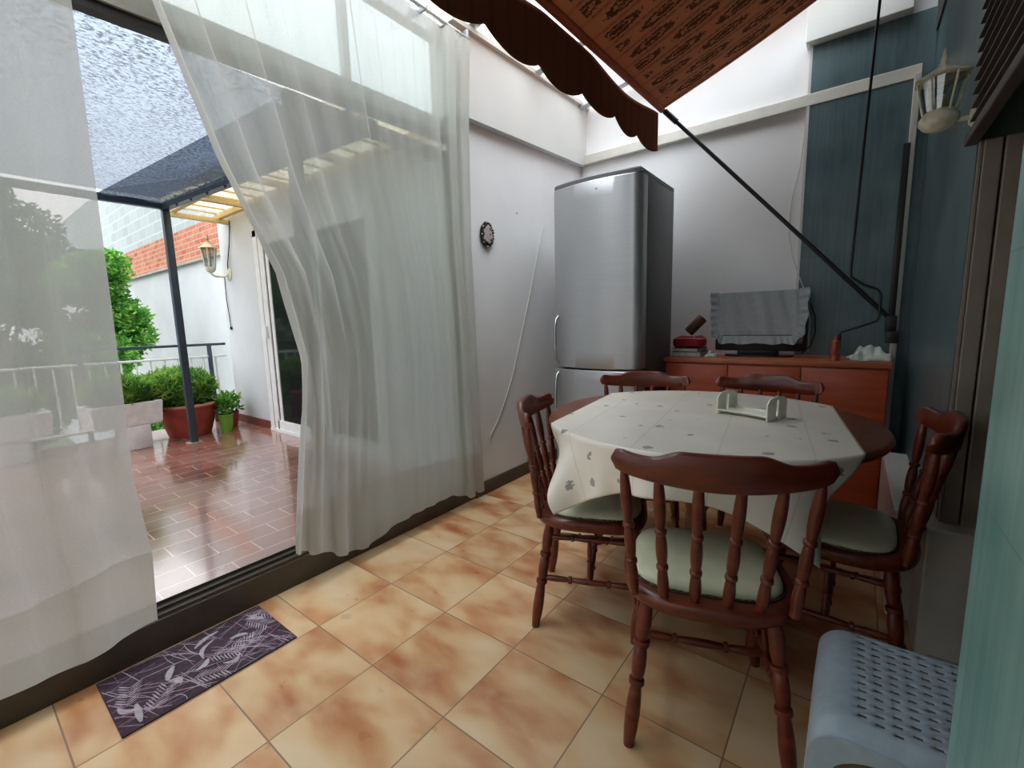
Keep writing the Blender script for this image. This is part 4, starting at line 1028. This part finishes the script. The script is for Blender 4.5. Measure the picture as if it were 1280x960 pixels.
def tree(base, h, w_, n, size, mat, label, seed, name='garden_tree'):
    rnd = random.Random(seed*13); blobs = []; tr = [([(0, 0, 0), (.05, .03, h*.35), (0, 0, h*.75)], .10)]
    for k in range(11):
        a = rnd.uniform(0, 2*PI); r_ = w_*rnd.uniform(.1, .62); z = h*rnd.uniform(.32, .92); s_ = w_*rnd.uniform(.28, .48)*(1.15-.5*abs(z/h-.55))
        blobs.append(((r_*math.cos(a), r_*math.sin(a), z), (s_, s_, s_*.85))); tr.append(([(0, 0, z*.6), (r_*.5*math.cos(a), r_*.5*math.sin(a), z*.85), (r_*math.cos(a), r_*math.sin(a), z)], .04))
    return bush(name, base, blobs, n, size, mat, label, 'tree', seed, tr, .1)
tree((-6.3, .90, -3), 5.75, .88, 30000, .075, 'leaf', 'bright green leafy tree growing beside the white garden wall', 4)
tree((-7.6, -.40, -3), 7.3, 1.35, 26000, .11, 'leaf_dark', 'dark leafy tree seen through the left curtain nearest the bright tree', 5)
tree((-5.8, -.40, -3), 5.4, .85, 20000, .085, 'leaf_dark', 'mid height leafy tree close to the railing behind the left curtain', 11)
tree((-6.4, -1.9, -3), 6.9, 1.2, 9000, .12, 'leaf_dark', 'dark leafy tree seen faintly through the left curtain near the frame edge', 6)
tree((-10.5, -1.2, -3), 8.0, 2.3, 20000, .16, 'leaf_dark', 'tall broad tree furthest away behind the left curtain', 8)

tp = thing('concrete_trough', (-3.70, .295, .236), 'rough white concrete trough planted with herbs raised on a concrete block', 'planter', math.radians(8))
m = MB(); hx_, hy_ = .16, .28
m.loops([[(-hx_*.92, -hy_*.95, 0), (hx_*.92, -hy_*.95, 0), (hx_*.92, hy_*.95, 0), (-hx_*.92, hy_*.95, 0)], [(-hx_, -hy_, .22), (hx_, -hy_, .22), (hx_, hy_, .22), (-hx_, hy_, .22)],
         [(-hx_+.03, -hy_+.03, .22), (hx_-.03, -hy_+.03, .22), (hx_-.03, hy_-.03, .22), (-hx_+.03, hy_-.03, .22)], [(-hx_+.03, -hy_+.03, .17), (hx_-.03, -hy_+.03, .17), (hx_-.03, hy_-.03, .17), (-hx_+.03, hy_-.03, .17)]])
m.build('trough', 'concrete', tp, bev=.006)
m = MB(); leaves(m, (0, 0, .31), (.17, .30, .15), 6500, .075, random.Random(21), wk=.07, up=1.2); m.build('foliage', 'leaf_bright', tp, smooth=False, recalc=False)
tp2 = thing('concrete_trough', (-3.98, -.45, .22), 'pale concrete trough with herbs behind the left curtain', 'planter', math.radians(4))
m = MB(); m.loops([[(-hx_*.92, -hy_*.95, 0), (hx_*.92, -hy_*.95, 0), (hx_*.92, hy_*.95, 0), (-hx_*.92, hy_*.95, 0)], [(-hx_, -hy_, .22), (hx_, -hy_, .22), (hx_, hy_, .22), (-hx_, hy_, .22)]]); m.build('trough', 'concrete', tp2, bev=.006)
m = MB(); leaves(m, (0, 0, .30), (.17, .30, .14), 3000, .075, random.Random(22), wk=.07, up=1.2); m.build('foliage', 'leaf_bright', tp2, smooth=False, recalc=False)
o = MB().box((-.10, -.10, 0), (.10, .10, .235), .01).build('concrete_block', 'concrete'); o.location = (-3.66, .36, 0); o.rotation_euler = (0, 0, .15); tag(o, 'whitish concrete block standing under the nearer trough', 'block')
o = MB().box((-.10, -.10, 0), (.10, .10, .22), .01).build('concrete_block', 'concrete'); o.location = (-3.98, -.42, 0); tag(o, 'concrete block under the trough hidden by the left curtain', 'block')
def pot(loc, r, h, mat, label, seed, fol, name='potted_plant', rim=None, lm='leaf_bright', n=1500, size=.06, up=.8):
    t = thing(name, loc, label, 'potted plant')
    m = MB(); m.lathe((0, 0, 0), (0, 0, h), [(0, r*.70), (.05, r*.72), (.5, r*.88), (.86, r*.97), (.9, r), (.98, r*1.02), (1, r*.98)], 36, cap=False)
    m.lathe((0, 0, 0), (0, 0, h), [(0, 0.001), (0.0001, r*.7)], 36, cap=False); m.build('pot', mat, t)
    if rim: m = MB(); m.lathe((0, 0, h*.93), (0, 0, h*1.01), [(0, r*1.0), (.2, r*1.035), (.8, r*1.035), (1, r*1.0), (1.0, r*.93)], 36, cap=False); m.build('rim', rim, t)
    m = MB(); m.lathe((0, 0, h*.88), (0, 0, h*.92), [(0, r*.93), (1, r*.9)], 30); m.build('soil', 'soil', t)
    m = MB(); leaves(m, fol[0], fol[1], n, size, random.Random(seed), wk=.09 if n > 1000 else .2, up=up); m.build('foliage', lm, t, smooth=False, recalc=False)
    m = MB(); rnd = random.Random(seed)
    for k in range(7):
        a = rnd.uniform(0, 6.28); m.tube([(0, 0, h*.9), (.4*fol[1][0]*math.cos(a), .4*fol[1][1]*math.sin(a), fol[0][2]), (.7*fol[1][0]*math.cos(a), .7*fol[1][1]*math.sin(a), fol[0][2]+.5*fol[1][2])], .004, 5)
    m.build('stem', 'bark', t); return t
pot((-3.86, .875, 0), .275, .35, 'terracotta', 'large ribbed terracotta pot with bushy herb behind the pergola post', 31, ((0, -.08, .50), (.28, .36, .22)), rim='terracotta_rim', n=11000, size=.08)
pot((-3.64, 1.155, 0), .075, .20, 'green_pot', 'small lime green pot with a thin plant beside the big pot', 32, ((0, 0, .30), (.09, .09, .12)), n=220, lm='leaf')
pot((-3.90, 1.30, 0), .09, .175, 'terracotta', 'small brown pot with a leafy plant by the wing wall', 33, ((0, 0, .28), (.15, .13, .12)), n=420, lm='leaf')

# ------------------------------------------------------------------ light
wd = bpy.data.worlds.new('overcast sky'); sc.world = wd; wd.use_nodes = True; nt = wd.node_tree; nt.nodes.clear()
bg = nt.nodes.new('ShaderNodeBackground'); out = nt.nodes.new('ShaderNodeOutputWorld'); tc = nt.nodes.new('ShaderNodeTexCoord')
nz = nt.nodes.new('ShaderNodeTexNoise'); nz.inputs['Scale'].default_value = 2.5; nz.inputs['Detail'].default_value = 4
rmp = nt.nodes.new('ShaderNodeValToRGB'); rmp.color_ramp.elements[0].color = (.86, .91, .955, 1); rmp.color_ramp.elements[1].color = (1, 1, 1, 1)
rmp.color_ramp.elements[0].position = .35; rmp.color_ramp.elements[1].position = .65
nt.links.new(tc.outputs['Generated'], nz.inputs['Vector']); nt.links.new(nz.outputs[0], rmp.inputs[0]); nt.links.new(rmp.outputs[0], bg.inputs[0]); nt.links.new(bg.outputs[0], out.inputs[0])
sx = nt.nodes.new('ShaderNodeSeparateXYZ'); mp_ = nt.nodes.new('ShaderNodeMapRange'); nt.links.new(tc.outputs['Generated'], sx.inputs[0]); sq_ = nt.nodes.new('ShaderNodeMath'); sq_.operation = 'MULTIPLY'; nt.links.new(sx.outputs[2], sq_.inputs[0]); nt.links.new(sx.outputs[2], sq_.inputs[1]); nt.links.new(sq_.outputs[0], mp_.inputs[0])
mp_.inputs[1].default_value = 0.0; mp_.inputs[2].default_value = 1.0; mp_.inputs[3].default_value = .75; mp_.inputs[4].default_value = 3.7
nt.links.new(mp_.outputs[0], bg.inputs[1])
sc.view_settings.view_transform = 'Standard'; sc.view_settings.look = 'None'; sc.view_settings.gamma = 1; sc.view_settings.use_curve_mapping = False
sc.view_settings.exposure = 1.32
sc.cycles.max_bounces = 10; sc.cycles.diffuse_bounces = 5; sc.cycles.transparent_max_bounces = 16; sc.cycles.use_denoising = True
sc.cycles.caustics_reflective = False; sc.cycles.caustics_refractive = False

# ------------------------------------------------------------------ camera
yaw, pit, rol = -0.653929300, -0.137659518, 0.0254252145
f_ = Vector((math.sin(yaw)*math.cos(pit), math.cos(yaw)*math.cos(pit), math.sin(pit)))
s_ = f_.cross(Vector((0, 0, 1))).normalized(); d_ = -s_.cross(f_)
c_, q_ = math.cos(rol), math.sin(rol)
rx = c_*s_+q_*d_; ry = -q_*s_+c_*d_
cam = bpy.data.objects.new('camera', bpy.data.cameras.new('camera')); COL.objects.link(cam)
mw = Matrix((rx, -ry, -f_)).transposed().to_4x4(); mw.translation = Vector((1.90029976, -.77875532, 1.13535743)); cam.matrix_world = mw
cam.data.sensor_width = 36; cam.data.sensor_fit = 'HORIZONTAL'; cam.data.lens = 556.322482/1280*36; cam.data.clip_start = .02; cam.data.clip_end = 200
sc.camera = cam
